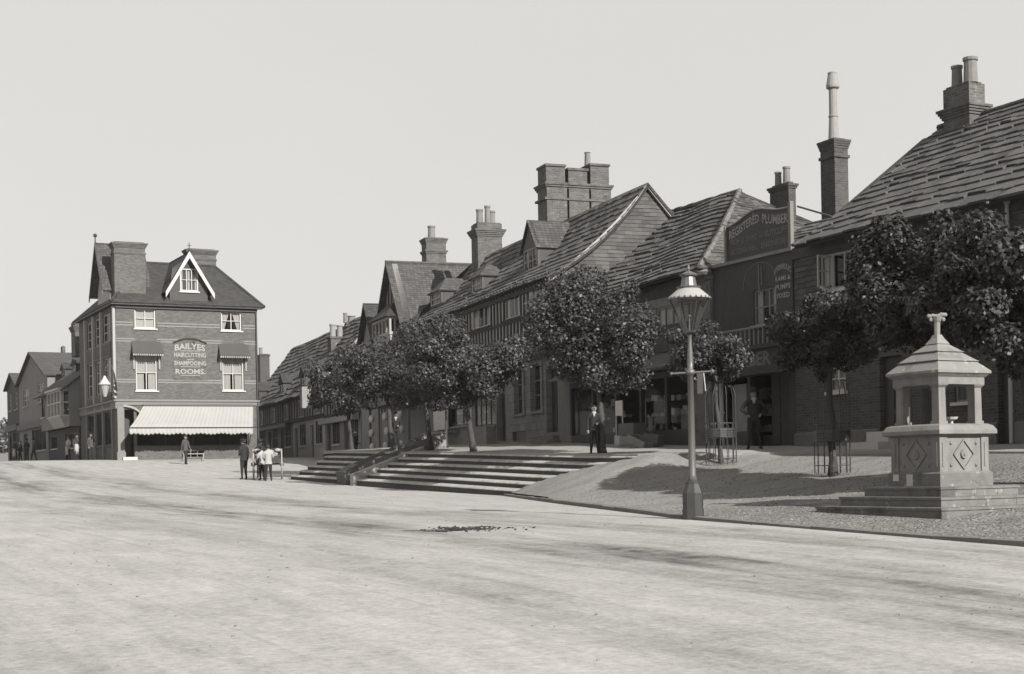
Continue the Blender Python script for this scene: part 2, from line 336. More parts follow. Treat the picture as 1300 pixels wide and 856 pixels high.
def slab_roof(mb, A, B, Cc, D, course=.42, wid=.55, th=.045, jit=.35, sag=.06, up=1, seed=1, curve=0):
    R = random.Random(seed); A, B, Cc, D = Vector(A), Vector(B), Vector(Cc), Vector(D)
    nrm = (B-A).cross(D-A).normalized()
    if nrm.z < 0: nrm = -nrm
    Ls = ((D-A).length+(Cc-B).length)/2; n = max(2, round(Ls/course))
    def P(u, v):
        p = patch(A, B, Cc, D, u, v); s = -sag*math.sin(PI*min(1, max(0, v)))-sag*.5*math.sin(u*PI*3.3+seed)*.5 - curve*4*v*(1-v)
        return p+nrm*s
    # waterproof sheet under the slabs
    G = 8; base = [P(i/G, j/G)-nrm*.03 for j in range(G+1) for i in range(G+1)]; low = [p-nrm*.1 for p in base]
    fs = [(j*(G+1)+i, j*(G+1)+i+1, (j+1)*(G+1)+i+1, (j+1)*(G+1)+i) for j in range(G) for i in range(G)]
    mb.add(base, fs, 1); mb.add(low, [tuple(reversed(f)) for f in fs], 1)
    rim = [i for i in range(G+1)]+[j*(G+1)+G for j in range(1, G+1)]+[G*(G+1)+i for i in range(G-1, -1, -1)]+[j*(G+1) for j in range(G-1, 0, -1)]
    vs = [base[i] for i in rim]+[low[i] for i in rim]; k = len(rim)
    mb.add(vs, [(i, (i+1) % k, k+(i+1) % k, k+i) for i in range(k)], 1)
    # courses get shorter towards the ridge
    hs = [1.25-.5*i/(n-1) for i in range(n)]; tot = sum(hs); v = 0
    for i in range(n):
        v0 = v; v1 = v+hs[i]/tot; v = v1; vb = min(1, v1+.25*hs[i]/tot)
        L = (P(1, v0)-P(0, v0)).length
        if L < .1: continue
        m = max(1, round(L/(wid*(hs[i]*.5+.5)))); off = R.random()
        us = [0]+sorted(min(1, max(0, (j+off+R.uniform(-jit, jit)*.5)/m)) for j in range(m))+[1]
        for j in range(len(us)-1):
            u0, u1 = us[j], us[j+1]
            if (u1-u0)*L < .06: continue
            g = .003/L; e = (R.uniform(-.2, .2)*jit*2+.16*math.sin(u0*L*1.1+i*1.9)+.1*math.sin(u0*L*.37+i*.8+seed))*hs[i]/tot; t2 = th*R.uniform(.7, 1.35); lift = R.uniform(0, .02)
            q = [P(u0+g, max(0, v0+e) if i else v0-.012+e*.3), P(u1-g, max(0, v0+e*.6) if i else v0-.012+e*.3), P(u1-g, vb), P(u0+g, vb)]
            lo = [q[0]+nrm*lift*.5, q[1]+nrm*lift*.5, q[2]-nrm*.01, q[3]-nrm*.01]
            hi = [q[0]+nrm*(lift*.6+.006+t2), q[1]+nrm*(lift*.6+.006+t2), q[2]+nrm*.006, q[3]+nrm*.006]
            mb.hexa(lo, hi, 0)
def lap_tiles(mb, face, poly, course=.16, th=.018, wid=.34, seed=1):   # tile hanging: courses clipped to a convex outline of (s, z)
    R = random.Random(seed); zs = [p[1] for p in poly]; z = min(zs); top = max(zs)
    def span(z):
        xs = []
        for i in range(len(poly)):
            (s0, z0), (s1, z1) = poly[i], poly[(i+1) % len(poly)]
            if (z0-z)*(z1-z) <= 0 and z0 != z1: xs.append(s0+(s1-s0)*(z-z0)/(z1-z0))
        return (min(xs), max(xs)) if len(xs) >= 2 else None
    while z < top-.02:
        z1 = min(top, z+course); a = span(z+1e-4); b = span(z1-1e-4)
        if a and b:
            m = max(1, int((a[1]-a[0])/wid)); o = R.random()
            us = sorted({0, 1}|{min(1, (j+o)/m) for j in range(m)})
            for j in range(len(us)-1):
                if us[j+1]-us[j] < 1e-3: continue
                sa, sb = a[0]+(a[1]-a[0])*us[j], a[0]+(a[1]-a[0])*us[j+1]; ta, tb = b[0]+(b[1]-b[0])*us[j], b[0]+(b[1]-b[0])*us[j+1]
                dz = R.uniform(-.012, .012); t2 = th*R.uniform(.7, 1.6)
                lo = [P3(face, sa, z+dz, .002), P3(face, sb, z+dz, .002), P3(face, tb, z1, .002), P3(face, ta, z1, .002)]
                hi = [P3(face, sa, z+dz, t2+.012), P3(face, sb, z+dz, t2+.012), P3(face, tb, z1, .006), P3(face, ta, z1, .006)]
                mb.hexa(lo, hi)
        z += course
def chimney(T, w0, w1, t0, t1, zb, zt, m='brick_mid', caps=((0, .1, .12),), pots=(), pot='pot', parent=None, batter=0, flaunch=True, name='chimney'):
    # caps: (drop from the top, projection, height); pots: (w, t, r0, r1, h)
    k = MB(); k.box(w0, w1, t0, t1, zb, zt)
    for dz, pr, h in caps:
        n = max(1, round(h/.08)); 
        for i in range(n):
            q = pr*(1-i/n); 
            k.box(w0-q-.001*i, w1+q+.001*i, t0-q, t1+q, zt-dz-h*(i+1)/n+.001*i, zt-dz-h*i/n+.001*i+.002)
    if flaunch: k.box(w0+.06, w1-.06, t0+.06, t1-.06, zt, zt+.06)
    c = T.part(name, k, m, parent)
    for (w, t, r0, r1, h) in pots:
        p = MB(); z = zt+.04; p.lathe(w, t, [(r0, z), (r0*.97, z+h*.1), (r1, z+h*.86), (r1*1.18, z+h*.88), (r1*1.18, z+h), (r1*.8, z+h), (r1*.75, z+h-.15)], 12); T.part('chimney_pot', p, pot, c, smooth=False)
    return c
def text_mesh(txt, bold=.0, shear=0):
    cu = bpy.data.curves.new('t', 'FONT'); cu.body = txt; cu.offset = bold; cu.resolution_u = 2; cu.shear = shear
    o = bpy.data.objects.new('t', cu); C.objects.link(o); bpy.context.view_layer.update()
    me = bpy.data.meshes.new_from_object(o.evaluated_get(bpy.context.evaluated_depsgraph_get()))
    vs = [(v.co.x, v.co.y) for v in me.vertices]; fs = [tuple(p.vertices) for p in me.polygons]
    bpy.data.objects.remove(o); bpy.data.meshes.remove(me); bpy.data.curves.remove(cu)
    x0 = min(v[0] for v in vs); x1 = max(v[0] for v in vs); y0 = min(v[1] for v in vs); y1 = max(v[1] for v in vs)
    return [((x-x0)/(x1-x0), (y-y0)/(y1-y0)) for x, y in vs], fs
def lettering(mb, face, txt, s0, s1, z0, z1, d=.012, bold=.02, bend=None, shear=0, mi=0):   # reads from s0 to s1
    vs, fs = text_mesh(txt, bold, shear); out = []
    for x, y in vs:
        s = s0+(s1-s0)*x; z = z0+(z1-z0)*y
        if bend: z += bend(x, y)
        out.append(P3(face, s, z, d))
    mb.add(out, fs, mi)
# ================================================================== GROUND
ZR = [(-60, -1.75), (-20, -1.7), (0, -1.56), (5, -1.38), (10, -1.24), (14, -1.11), (22, -.90), (30, -.80), (39, -.69), (50, -.42), (61, -.02), (68, .14), (80, .72), (91, 1.33), (103, 1.52), (115, 1.68), (130, 1.88), (160, 1.95), (260, 1.0), (900, -6)]
def lerp_tab(tab, x):
    if x <= tab[0][0]: return tab[0][1]
    for (a, za), (b, zb) in zip(tab, tab[1:]):
        if x <= b: return za+(zb-za)*(x-a)/(b-a)
    return tab[-1][1]
def zroad(w, t):
    z = (lerp_tab(ZR, t-2.5)+lerp_tab(ZR, t)*2+lerp_tab(ZR, t+2.5))/4
    if t > 12 and t < 60: z -= .03*math.sin(w*.8)*.5
    return z
def grid(fr, ws, ts, zf, name, m, kind='structure'):
    vs = [(w, t, zf(w, t)) for t in ts for w in ws]; n = len(ws)
    fs = [(j*n+i, j*n+i+1, (j+1)*n+i+1, (j+1)*n+i) for j in range(len(ts)-1) for i in range(n-1)]
    me = newmesh(name, vs, fs, [m], None, True); o = bpy.data.objects.new(name, me); C.objects.link(o)
    o.location = (0, 0, EYE); o.rotation_euler = (0, 0, fr.th); o['kind'] = kind; return o
def rng(a, b, n): return [a+(b-a)*i/n for i in range(n+1)]
def zroad2(w, t):
    z = zroad(w, t)
    for wc, dp in ((8.7, .02), (10.1, .025), (12.6, .02), (6, .012)):   # shallow ruts
        z -= dp*math.exp(-((w-wc)/.16)**2)
    return z
ws = [-400, -150, -60, -30, -15]+rng(-10, 18, 112)+[20, 24, 30, 45, 80, 150, 400]
ts = [-60, -40, -20, -10]+rng(-5, 70, 100)+rng(72, 140, 40)+[150, 165, 190, 230, 300, 500, 900]
grid(F1, ws, ts, zroad2, 'road', 'road')
def zk(t): return lerp_tab([(0, -1.42), (14.2, -1.03), (16.1, -1.02), (22.2, -.84), (39.3, -.62), (50, -.36), (62, .06)], t)
def wk(t): return lerp_tab([(0, 14.9), (14.2, 15.0), (22.2, 15.05), (30, 17.4), (39.3, 20.1), (70, 20.1)], t)
def we(t): return lerp_tab([(0, 25.5), (32.5, 25.5), (33.6, 24.6), (34.6, 22.9), (35.4, 22.25), (70, 22.2)], t)
def ze(t): return lerp_tab([(0, -.15), (24.2, .29), (32.7, .46), (35, .47), (37.8, .53), (46, .76), (52, .93), (62, 1.2)], t)
def zstep(t): return lerp_tab([(33, .40), (35, .46), (37.8, .50), (46, .76), (52, .93), (62, 1.19)], t)
def zbank(w, t):
    s = min(1, max(0, (w-wk(t))/(we(t)-wk(t)))); z = zk(t)+(ze(t)-zk(t)-.05)*(s**lerp_tab([(27, 1.5), (33.5, 1.0)], t))+.03*math.sin(w*2.1+t)*math.sin(t*1.3)*s*(1-s)*2
    return z
bt = rng(2, 33, 62)+rng(33.4, 41, 20); nb = 26
vs = []; fs = []
for t in bt:
    for i in range(nb+1):
        w = wk(t)+(we(t)+.03-wk(t))*i/nb; z = zbank(w, t)
        if t > 34:   # the bank runs out against the ends of the steps
            a_s = max(35.3, 39.3-4.3*(max(0, w-20.1)/2.1)); z = z+.05-.28*max(0, t-a_s)
        vs.append((w, t, z))
n = nb+1; fs = [(j*n+i, j*n+i+1, (j+1)*n+i+1, (j+1)*n+i) for j in range(len(bt)-1) for i in range(nb)]
o = bpy.data.objects.new('bank', newmesh('bank', vs, fs, ['bank'], None, True)); C.objects.link(o); o.location = (0, 0, EYE); o.rotation_euler = (0, 0, F1.th); o['kind'] = 'structure'
# kerb stones along the foot of the bank
R = random.Random(3); k = MB(); t = 2.0
while t < 38.8:
    L = R.uniform(.7, 1.1); a, b = t+.006, t+L-.006; h = R.uniform(0, .015)
    lo = [(wk(a)-.11, a, -2), (wk(a)+.05, a, -2), (wk(b)+.05, b, -2), (wk(b)-.11, b, -2)]
    hi = [(x, y, (zk(y)+h+.012 if i in (1, 2) else zk(y)+h)) for i, (x, y, z) in enumerate(lo)]
    k.hexa(lo, hi); t += L
o = single(F1, 15, 14, 0, 'kerb', k, 'kerb', None, None, kind='structure')
# flagged pavement in front of the houses and over the raised terrace
FR = [(24, 27.0, .49-.03), (34, 27.0, .65), (41, 27.0, .86), (48.3, 27.0, 1.14)]
def fpt(t):                                # facade foot line: F1 for t<=48.3, then the second row (F2)
    if t <= 48.3: return 27.05, t, lerp_tab([(0, -.05)]+[(a, z) for a, w, z in FR], t)
    t2 = (t+2.6)/.992+.2; X = 20.8*F2.c-t2*F2.s; Y = 20.8*F2.s+t2*F2.c; w, tt = F1.inv(X, Y)
    return w, tt, lerp_tab([(51, 1.14), (58, 1.28), (66, 1.42), (80, 1.44)], t2)
pt = rng(2, 33, 31)+rng(33.3, 36, 9)+rng(36.5, 61.6, 50)
vs = []; n = 9
for t in pt:
    w1, t1, z1 = fpt(t); w0, z0 = we(t), ze(t)
    for i in range(n):
        q = i/(n-1); vs.append((w0+(w1-w0)*q, t+(t1-t)*q, z0+(z1-z0)*q+.012*math.sin(t*2+i)))
fs = [(j*n+i, j*n+i+1, (j+1)*n+i+1, (j+1)*n+i) for j in range(len(pt)-1) for i in range(n-1)]
m0 = len(vs); vs += [(vs[j*n][0], vs[j*n][1], vs[j*n][2]-.14) for j in range(len(pt))]
fs += [(j*n, (j+1)*n, m0+j+1, m0+j) for j in range(len(pt)-1)]
m1 = len(vs); j = len(pt)-1
vs += [(vs[j*n+i][0], vs[j*n+i][1]+.02, -.6) for i in range(n)]; fs += [(j*n+i, j*n+i+1, m1+i+1, m1+i) for i in range(n-1)]
o = bpy.data.objects.new('pavement', newmesh('pavement', vs, fs, ['flags'])); C.objects.link(o); o.location = (0, 0, EYE); o.rotation_euler = (0, 0, F1.th); o['kind'] = 'structure'

# ---- the broad flight of steps
S = Thing(F1, 21, 48, -.4, 'stone_steps', 'broad flight of worn stone steps climbing from the road to the terrace', 'steps')
# ---- stone steps: pale treads, much darker risers
for kk in range(6):
    mb = MB(); wf = 20.1+.42*kk; dz = (5-kk)*.2
    tr = [39.6, 38.9, 38.2, 37.4, 36.2, 34.9][kk]; tl = [62.0, 61.6, 61.3, 60.9, 60.7, 60.5][kk]
    rr = [2.6, 2.0, 1.5, 1.0, .6, .3][kk]
    t = tr-(.8 if kk < 4 else .3 if kk == 4 else -.35); R = random.Random(50+kk)
    # outline: front line with a rounded far end
    cuts = [t]
    while cuts[-1] < tl-rr: cuts.append(min(tl-rr, cuts[-1]+R.uniform(1.2, 1.9)))
    def prof(t):                            # front w at t
        if t <= tl-rr: return wf+.012*math.sin(t*1.3+kk)
        q = min(1, (t-(tl-rr))/rr); return wf+rr*(1-math.sqrt(max(0, 1-q*q)))
    for j in range(6): cuts.append(tl-rr+rr*math.sin((j+1)/6*PI/2))
    back = 24.4
    for a, b in zip(cuts, cuts[1:]):
        g = .004 if b <= tl-rr+.01 else 0; a += g; b -= g
        if b-a < .003: continue
        za, zb = zstep(a)-dz, zstep(b)-dz; w0, w1 = prof(a), prof(b)
        sl = .022
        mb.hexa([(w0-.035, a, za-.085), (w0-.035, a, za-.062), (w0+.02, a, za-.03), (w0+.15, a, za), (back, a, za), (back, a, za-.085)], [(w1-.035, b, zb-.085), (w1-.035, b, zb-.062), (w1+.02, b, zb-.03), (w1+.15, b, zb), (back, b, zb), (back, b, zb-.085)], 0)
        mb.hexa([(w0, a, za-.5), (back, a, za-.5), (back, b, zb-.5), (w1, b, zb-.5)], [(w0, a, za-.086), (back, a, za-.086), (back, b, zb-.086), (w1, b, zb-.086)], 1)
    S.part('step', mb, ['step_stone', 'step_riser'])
# cheek wall and the wooden chute beside it
mb = MB(); t0, t1 = 52.0, 52.35
z0 = zstep(52)-1.0-.05; z1 = zstep(52)+.10
mb.hexa([(19.95, t0, z0-.6), (22.9, t0, z0-.6), (22.9, t1, z0-.6), (19.95, t1, z0-.6)], [(19.95, t0, z0+.22), (22.9, t0, z1+.1), (22.9, t1, z1+.1), (19.95, t1, z0+.22)])
S.part('cheek_wall', mb, 'step_stone')
mb = MB()
T = Thing(F1, 20.3, 53, z0, 'wooden_chute', 'sloping wooden chute with a box at its foot, lying over the steps', 'chute')
for tt in (52.75, 54.25):                   # side boards
    mb.hexa([(20.4, tt, z0+.0), (24.2, tt, z1-.1), (24.2, tt+.06, z1-.1), (20.4, tt+.06, z0)], [(20.4, tt, z0+.5), (24.2, tt, z1+.75), (24.2, tt+.06, z1+.75), (20.4, tt+.06, z0+.5)])
T.part('side_board', mb, 'ashlar')
mb = MB()
for i in range(6):
    a = 52.83+i*.237
    mb.hexa([(20.4, a, z0+.22), (24.2, a, z1+.45), (24.2, a+.22, z1+.45), (20.4, a+.22, z0+.22)], [(20.4, a, z0+.26), (24.2, a, z1+.5), (24.2, a+.22, z1+.5), (20.4, a+.22, z0+.26)])
T.part('chute_bed', mb, 'board_grey')
mb = MB(); zz = z0+.12
mb.hexa([(19.95, 52.75, zz-.3), (20.4, 52.75, zz-.3), (20.4, 53.7, zz-.3), (19.95, 53.7, zz-.3)], [(19.85, 52.75, zz+.2), (20.45, 52.75, zz+.5), (20.45, 53.7, zz+.5), (19.85, 53.7, zz+.2)])
T.part('foot_box', mb, 'board')
# two iron posts at the head of the chute
for i, tt in enumerate((51.3, 53.6)):
    mb = MB(); w = 24.6; zb = 1.02; mb.lathe(w, tt, [(.09, zb-.1), (.09, zb+.25), (.055, zb+.3), (.045, zb+2.0), (.075, zb+2.05), (.05, zb+2.15), (.02, zb+2.3)], 8)
    single(F1, w, tt, zb, 'iron_post', mb, 'iron', ['slim dark iron post at the head of the chute, nearer the steps', 'slim dark iron post at the head of the chute, on its far side'][i], 'post', 'iron posts by the chute')

# loose clods of dung and stones on the road
R = random.Random(5); mb = MB(); w0, t0, _ = F1.atY(590, 667, 24.6)
for i in range(420):
    q = R.gauss(-.12, .26) if i % 3 else R.gauss(.25, .35); w = w0+q*.9+R.gauss(0, .05); t = t0-q*.35+R.gauss(0, .30); r = R.uniform(.006, .03)
    mb.ball((w, t, zroad2(w, t)+r*.2), r, 6, 3, (1, 1.3, .6))
for k_ in range(9):                          # trodden smears
    cw_, ct_ = w0+R.gauss(-.1, .35), t0+R.gauss(0, .22); a_, b_ = R.uniform(.08, .28), R.uniform(.05, .14); n_ = 14
    mb.add([(cw_+a_*math.cos(2*PI*i/n_)*R.uniform(.7, 1.2), ct_+b_*math.sin(2*PI*i/n_)*R.uniform(.7, 1.2)-.3*a_*math.cos(2*PI*i/n_), zroad2(cw_, ct_)+.006+.0007*k_) for i in range(n_)], [tuple(range(n_))])
single(F1, w0, t0, zroad(w0, t0), 'dung_patch', mb, 'dung', 'dark scatter of dung clods on the pale road', 'dung', kind='stuff')
mb = MB()
for i in range(900):
    w = R.uniform(-12, 18); t = R.uniform(6, 55); r = R.uniform(.004, .015)
    if w > wk(t)-.2: continue
    mb.ball((w, t, zroad2(w, t)+r*.3), r, 5, 3, (1.3, 1, .7))
single(F1, 5, 20, zroad(5, 20), 'loose_stones', mb, 'pebble', 'loose stones scattered over the road', 'stones', kind='stuff')
mb = MB()
for i in range(5200):
    t = R.uniform(12, 27) if i < 3200 else R.uniform(27, 37); w = wk(t)+.15+R.random()**1.2*9; r = R.uniform(.012, .036)
    if 17.5 < w < 21.5 and 18.3 < t < 22.5: continue
    if w > 25.2 or w > we(t)-.15: continue
    if t > 34 and t > 38.6-4.3*(max(0, w-20.1)/2.1): continue
    mb.ball((w, t, zbank(w, t)-r*.25), r, 5, 3, (1.2, .9, .75))
single(F1, 18, 18, zbank(18, 18), 'bank_pebbles', mb, 'pebble', 'rounded pebbles and cobbles set in the bank around the fountain', 'cobbles', kind='stuff')

# distant ground cover beyond the street
def hz(w, t): return 2+11*math.exp(-((w+12)/60)**2)*max(0, min(1, (t-190)/90))+1.2*math.sin(w*.13)+.8*math.sin(t*.11)
grid(F1, rng(-150, 150, 60), rng(185, 420, 30), hz, 'hill', 'hill')

# ================================================================== FOUNTAIN
X, Z = ray(1195.5, 663.6); w0, t0 = F3.inv(X*23.7, 23.7)
def fz(y, Y): return ray(1195.5, y)[1]*Y
T = Thing(F3, w0+1.52, t0+1.52, -.93, 'drinking_fountain', 'pale stone drinking fountain under a pyramid canopy on square steps', 'fountain')
cw, ct = w0+1.52, t0+1.52
def sq(mb, h, z0, z1, mi=0): mb.box(cw-h, cw+h, ct-h, ct+h, z0, z1, mi)
def frus(mb, h0, z0, h1, z1):
    mb.hexa([(cw-h0, ct-h0, z0), (cw+h0, ct-h0, z0), (cw+h0, ct+h0, z0), (cw-h0, ct+h0, z0)], [(cw-h1, ct-h1, z1), (cw+h1, ct-h1, z1), (cw+h1, ct+h1, z1), (cw-h1, ct+h1, z1)])
zs = [fz(645.3, 23.7), fz(631.7, 24.1), fz(618.5, 24.5), fz(600.6, 24.9)]
for h, za, zb in ((1.52, -1.6, zs[0]), (1.22, zs[0], zs[1]), (.92, zs[1], zs[2])):
    mb = MB(); g = .004
    for a, b in ((-h, -h*.15), (-h*.15, h*.45), (h*.45, h)):
        mb.box(cw+a+g*(a > -h), cw+b-g*(b < h), ct-h, ct+h, za, zb-.045)
    sq(mb, h+.02, zb-.045, zb); T.part('step', mb, 'fountain_base')
zp = zs[3]; zt = zs[2]
mb = MB(); sq(mb, .63, zt, zp-.012); frus(mb, .63, zp-.012, .60, zp+.02); T.part('plinth', mb, 'fountain_base')
mb = MB()
for a, b, zA, zB in ((.36, .50, zt+.10, zp-.02), (.02, .17, zt+.01, zp-.02)):
    mb = MB(); mb.box(cw-.633, cw-.62, ct+a, ct+b, zA, zB); T.part('pale_inset', mb, 'white_paint')
zl = fz(553.6, 25.1); zL = fz(538, 25.1)
mb = MB(); sq(mb, .56, zp+.02, zl)
# corner pilasters, sunk diamond panels and bosses on the four faces
for sx in (-1, 1):
    for sy in (-1, 1): mb.box(cw+sx*.585, cw+sx*.41, ct+sy*.585, ct+sy*.41, zp+.021, zl-.001)
zc = (zp+zl)/2; hh = (zl-zp)
def face_items(f):                         # f(a, z, d): a along the face, d proud
    def bar(a0, z0, a1, z1, wd, d=.025):
        v = Vector((a1-a0, z1-z0)).normalized(); p = Vector((-v.y, v.x))*wd
        q = [(a0+p.x, z0+p.y), (a0-p.x, z0-p.y), (a1-p.x, z1-p.y), (a1+p.x, z1+p.y)]
        mb.hexa([f(x, z, 0) for x, z in q], [f(x, z, d) for x, z in q])
    A, Zz = .24, hh*.40
    for p, q in (((0, Zz), (A, 0)), ((A, 0), (0, -Zz)), ((0, -Zz), (-A, 0)), ((-A, 0), (0, Zz))): bar(p[0], zc+p[1], q[0], zc+q[1], .013)
    for a in (-.3, .3):
        for z in (-.19, .19):
            c = f(a, zc+z, 0); mb.ball(c, .032, 8, 5)
    c0, c1, c2 = f(0, zc, 0), f(0, zc, .035), f(0, zc, .05); mb.tube(c0, c1, .085, .075, 14); mb.tube(c1, c2, .035, .03, 10)
    for s in (-1, 1): bar(s*.5, zc-hh*.33, s*.5, zc+hh*.33, .028, .037)
face_items(lambda a, z, d: (cw+a, ct-.56-d, z)); face_items(lambda a, z, d: (cw-.56-d, ct+a, z))
face_items(lambda a, z, d: (cw+a, ct+.56+d, z)); face_items(lambda a, z, d: (cw+.56+d, ct+a, z))
T.part('body', mb, 'fountain_stone')
mb = MB(); frus(mb, .60, zl, .69, zl+.035); sq(mb, .69, zl+.035, zl+.10); frus(mb, .69, zl+.10, .64, zL-.03); frus(mb, .64, zL-.03, .58, zL)
B_ = T.part('basin_slab', mb, 'fountain_stone')
zk0 = fz(487.5, 25.1); zk1 = fz(473.5, 25.1)
for sx in (-1, 1):
    for sy in (-1, 1):
        mb = MB(); x, y = cw+sx*.43, ct+sy*.43
        def f4(h0, z0, h1, z1): mb.hexa([(x-h0, y-h0, z0), (x+h0, y-h0, z0), (x+h0, y+h0, z0), (x-h0, y+h0, z0)], [(x-h1, y-h1, z1), (x+h1, y-h1, z1), (x+h1, y+h1, z1), (x-h1, y+h1, z1)])
        f4(.105, zL, .105, zL+.05); f4(.085, zL+.05, .078, zk0-.06); f4(.078, zk0-.06, .115, zk0-.015); f4(.115, zk0-.015, .115, zk0)
        T.part('column', mb, 'fountain_stone')
mb = MB()
for h0, h1 in ((.56, .30),):
    mb.box(cw-.55, cw+.55, ct-.55, ct-.31, zk0, zk1-.06); mb.box(cw-.55, cw+.55, ct+.31, ct+.55, zk0, zk1-.06)
    mb.box(cw-.55, cw-.31, ct-.308, ct+.308, zk0+.001, zk1-.061); mb.box(cw+.31, cw+.55, ct-.308, ct+.308, zk0+.001, zk1-.061)
frus(mb, .56, zk1-.06, .62, zk1); T.part('entablature', mb, 'fountain_stone')
mb = MB(); za = fz(469.5, 25.0); zb = fz(431.5, 25.3); H0 = .635; h1 = .10
prof = [(H0, za-.03)]
sq(mb, H0, za-.045, za)
n = 3
for i in range(n):
    q0, q1 = i/n, (i+1)/n; ha = H0+(h1-H0)*q0+(.0 if i == 0 else .035); hb = H0+(h1-H0)*q1
    zA = za+(zb-za)*(q0**1.0)*.97; zB = za+(zb-za)*q1*.97
    frus(mb, ha, zA, hb, zB+.0)
    if i < n-1: sq(mb, hb+.035, zB, zB+.012)
T.part('canopy', mb, 'fountain_roof')
mb = MB(); frus(mb, .15, zb-.04, .085, zb+.06); frus(mb, .085, zb+.06, .055, zb+.13)
mb.tube((cw, ct, zb+.1), (cw, ct, zb+.36), .05, .055, 8)
mb.tube((cw, ct-.0, zb+.36), (cw, ct, zb+.45), .065, .10, 10)
R = random.Random(4)
d = Vector((.89, -.46, 0))
for i in range(-4, 5):                     # weathered foliate cross head
    c = Vector((cw, ct, zb+.47))+d*(i*.045); mb.ball(c-d*(i*.008)+Vector((0, 0, R.uniform(-.015, .02))), .038, 7, 4)
for s in (-1, 1): mb.ball(Vector((cw, ct, zb+.40))+d*s*.11, .04, 7, 4)
T.part('finial', mb, 'fountain_roof', smooth=False)
mb = MB(); mb.lathe(cw+.1, ct-.2, [(.03, zL), (.03, zL+.06), (.10, zL+.09), (.12, zL+.13)], 10); T.part('drinking_cup', mb, 'white_paint')
mb = MB(); mb.lathe(cw+.05, ct+.1, [(.10, zL), (.07, zL+.05), (.05, zL+.12), (.08, zL+.2), (.03, zL+.28), (.01, zL+.33)], 10); mb.path([(cw+.05, ct+.1, zL+.2), (cw-.08, ct, zL+.24), (cw-.12, ct-.03, zL+.16)], .014, 6); T.part('tap_post', mb, 'iron', smooth=True)
mb = MB(); mb.tube((cw-.52, ct+.18, zL), (cw-.52, ct+.18, zL+.32), .012, .012, 6); T.part('rod', mb, 'lead')

# ================================================================== STREET LAMP
lw, lt, lz = F1.atY(880, 655, 26.6); lY = 26.6; zb = lz-.0
def lh(y): return ray(879, y)[1]*lY
T = Thing(F1, lw, lt, lz, 'street_lamp', 'tall cast iron gas lamp standing at the edge of the gravel bank', 'street lamp')
mb = MB(); mb.lathe(lw, lt, [(.20, lz-.4), (.20, lz+.12), (.19, lz+.13), (.19, lz+.42), (.125, lz+.58), (.125, lz+.62), (.10, lz+.64)], 8, PI/8)
T.part('base', mb, 'iron')
mb = MB(); zr = lh(473)
mb.lathe(lw, lt, [(.105, lz+.62), (.068, lz+.75), (.052, zr-.04), (.08, zr-.03), (.09, zr), (.08, zr+.04), (.052, zr+.06), (.06, zr+.20), (.036, zr+.55), (.04, lh(424)), (.07, lh(422))], 12)
P_ = T.part('post', mb, 'lamp_paint', smooth=True)
mb = MB()
d1 = (F1.c, -F1.s)                          # across the picture
def lp(a, z, b=0): return (lw+a*d1[0]-b*d1[1]*-1*0+b*F1.s, lt+a*d1[1]+b*F1.c, z)
mb.tube(lp(-.33, lh(474)), lp(.38, lh(472)), .016, .016, 8); mb.ball(lp(-.35, lh(474)), .03); mb.ball(lp(.40, lh(472)), .04); T.part('ladder_bar', mb, 'lamp_paint')
mb = MB(); mb.hexa([lp(.12, lh(500)), lp(.22, lh(500)), lp(.22, lh(500), .02), lp(.12, lh(500), .02)], [lp(.12, lh(474)), lp(.23, lh(474)), lp(.23, lh(474), .02), lp(.12, lh(474), .02)])
T.part('sign_plate', mb, 'dark_wall')
mb = MB(); mb.tube(lp(.27, lh(497)), lp(.24, lh(474)), .012, .012, 6); T.part('plate_bracket', mb, 'lead')
zc0, zc1, zc2, zc3 = lh(421), lh(379), lh(366), lh(352)
r0, r1 = .11, .355
mb = MB(); ns = 6
def ring(r, z, n=6): return [(lw+r*math.cos(2*PI*i/n+.35), lt+r*math.sin(2*PI*i/n+.35), z) for i in range(n)]
A_, B2 = ring(r0, zc0), ring(r1, zc1)
for i in range(6): mb.tube(A_[i], B2[i], .013, .013, 5); mb.tube(B2[i], B2[(i+1) % 6], .018, .018, 5); mb.tube(A_[i], A_[(i+1) % 6], .014, .014, 5)
mb.lathe(lw, lt, [(.05, zc0-.06), (.12, zc0-.02), (.12, zc0)], 6, .35)
L_ = T.part('lantern_frame', mb, 'iron')
g = MB()
A2, B3 = ring(r0-.004, zc0), ring(r1-.006, zc1)
for i in range(6): g.quad(A2[i], A2[(i+1) % 6], B3[(i+1) % 6], B3[i])
T.part('pane', g, 'glass', L_)
mb = MB(); mb.lathe(lw, lt, [(.395, zc1-.012), (.395, zc1+.01), (.20, zc2-.01), (.18, zc2)], 24); 
Q = T.part('lantern_roof', mb, 'cream_paint')
mb = MB()
for i in range(24):
    a = 2*PI*i/24; mb.ball((lw+.39*math.cos(a), lt+.39*math.sin(a), zc1+.0), .024, 5, 3)
T.part('scallop_rim', mb, 'iron', Q)
mb = MB(); mb.lathe(lw, lt, [(.21, zc2-.012), (.23, zc2+.02), (.15, zc2+.04), (.12, zc3), (.13, zc3+.02)], 12); mb.lathe(lw, lt, [(.16, zc3+.02), (.17, zc3+.05), (.07, zc3+.09), (.02, zc3+.12), (.035, zc3+.15), (.005, zc3+.22)], 12)
T.part('vent_cap', mb, 'lamp_paint', smooth=False)
mb = MB(); mb.tube((lw, lt, zc0), (lw, lt, zc0+.24), .016, .012, 6); mb.ball((lw, lt, zc0+.28), .035); mb.box(lw-.2, lw+.2, lt-.01, lt+.01, zc1-.05, zc1-.02); T.part('burner', mb, 'lamp_paint')
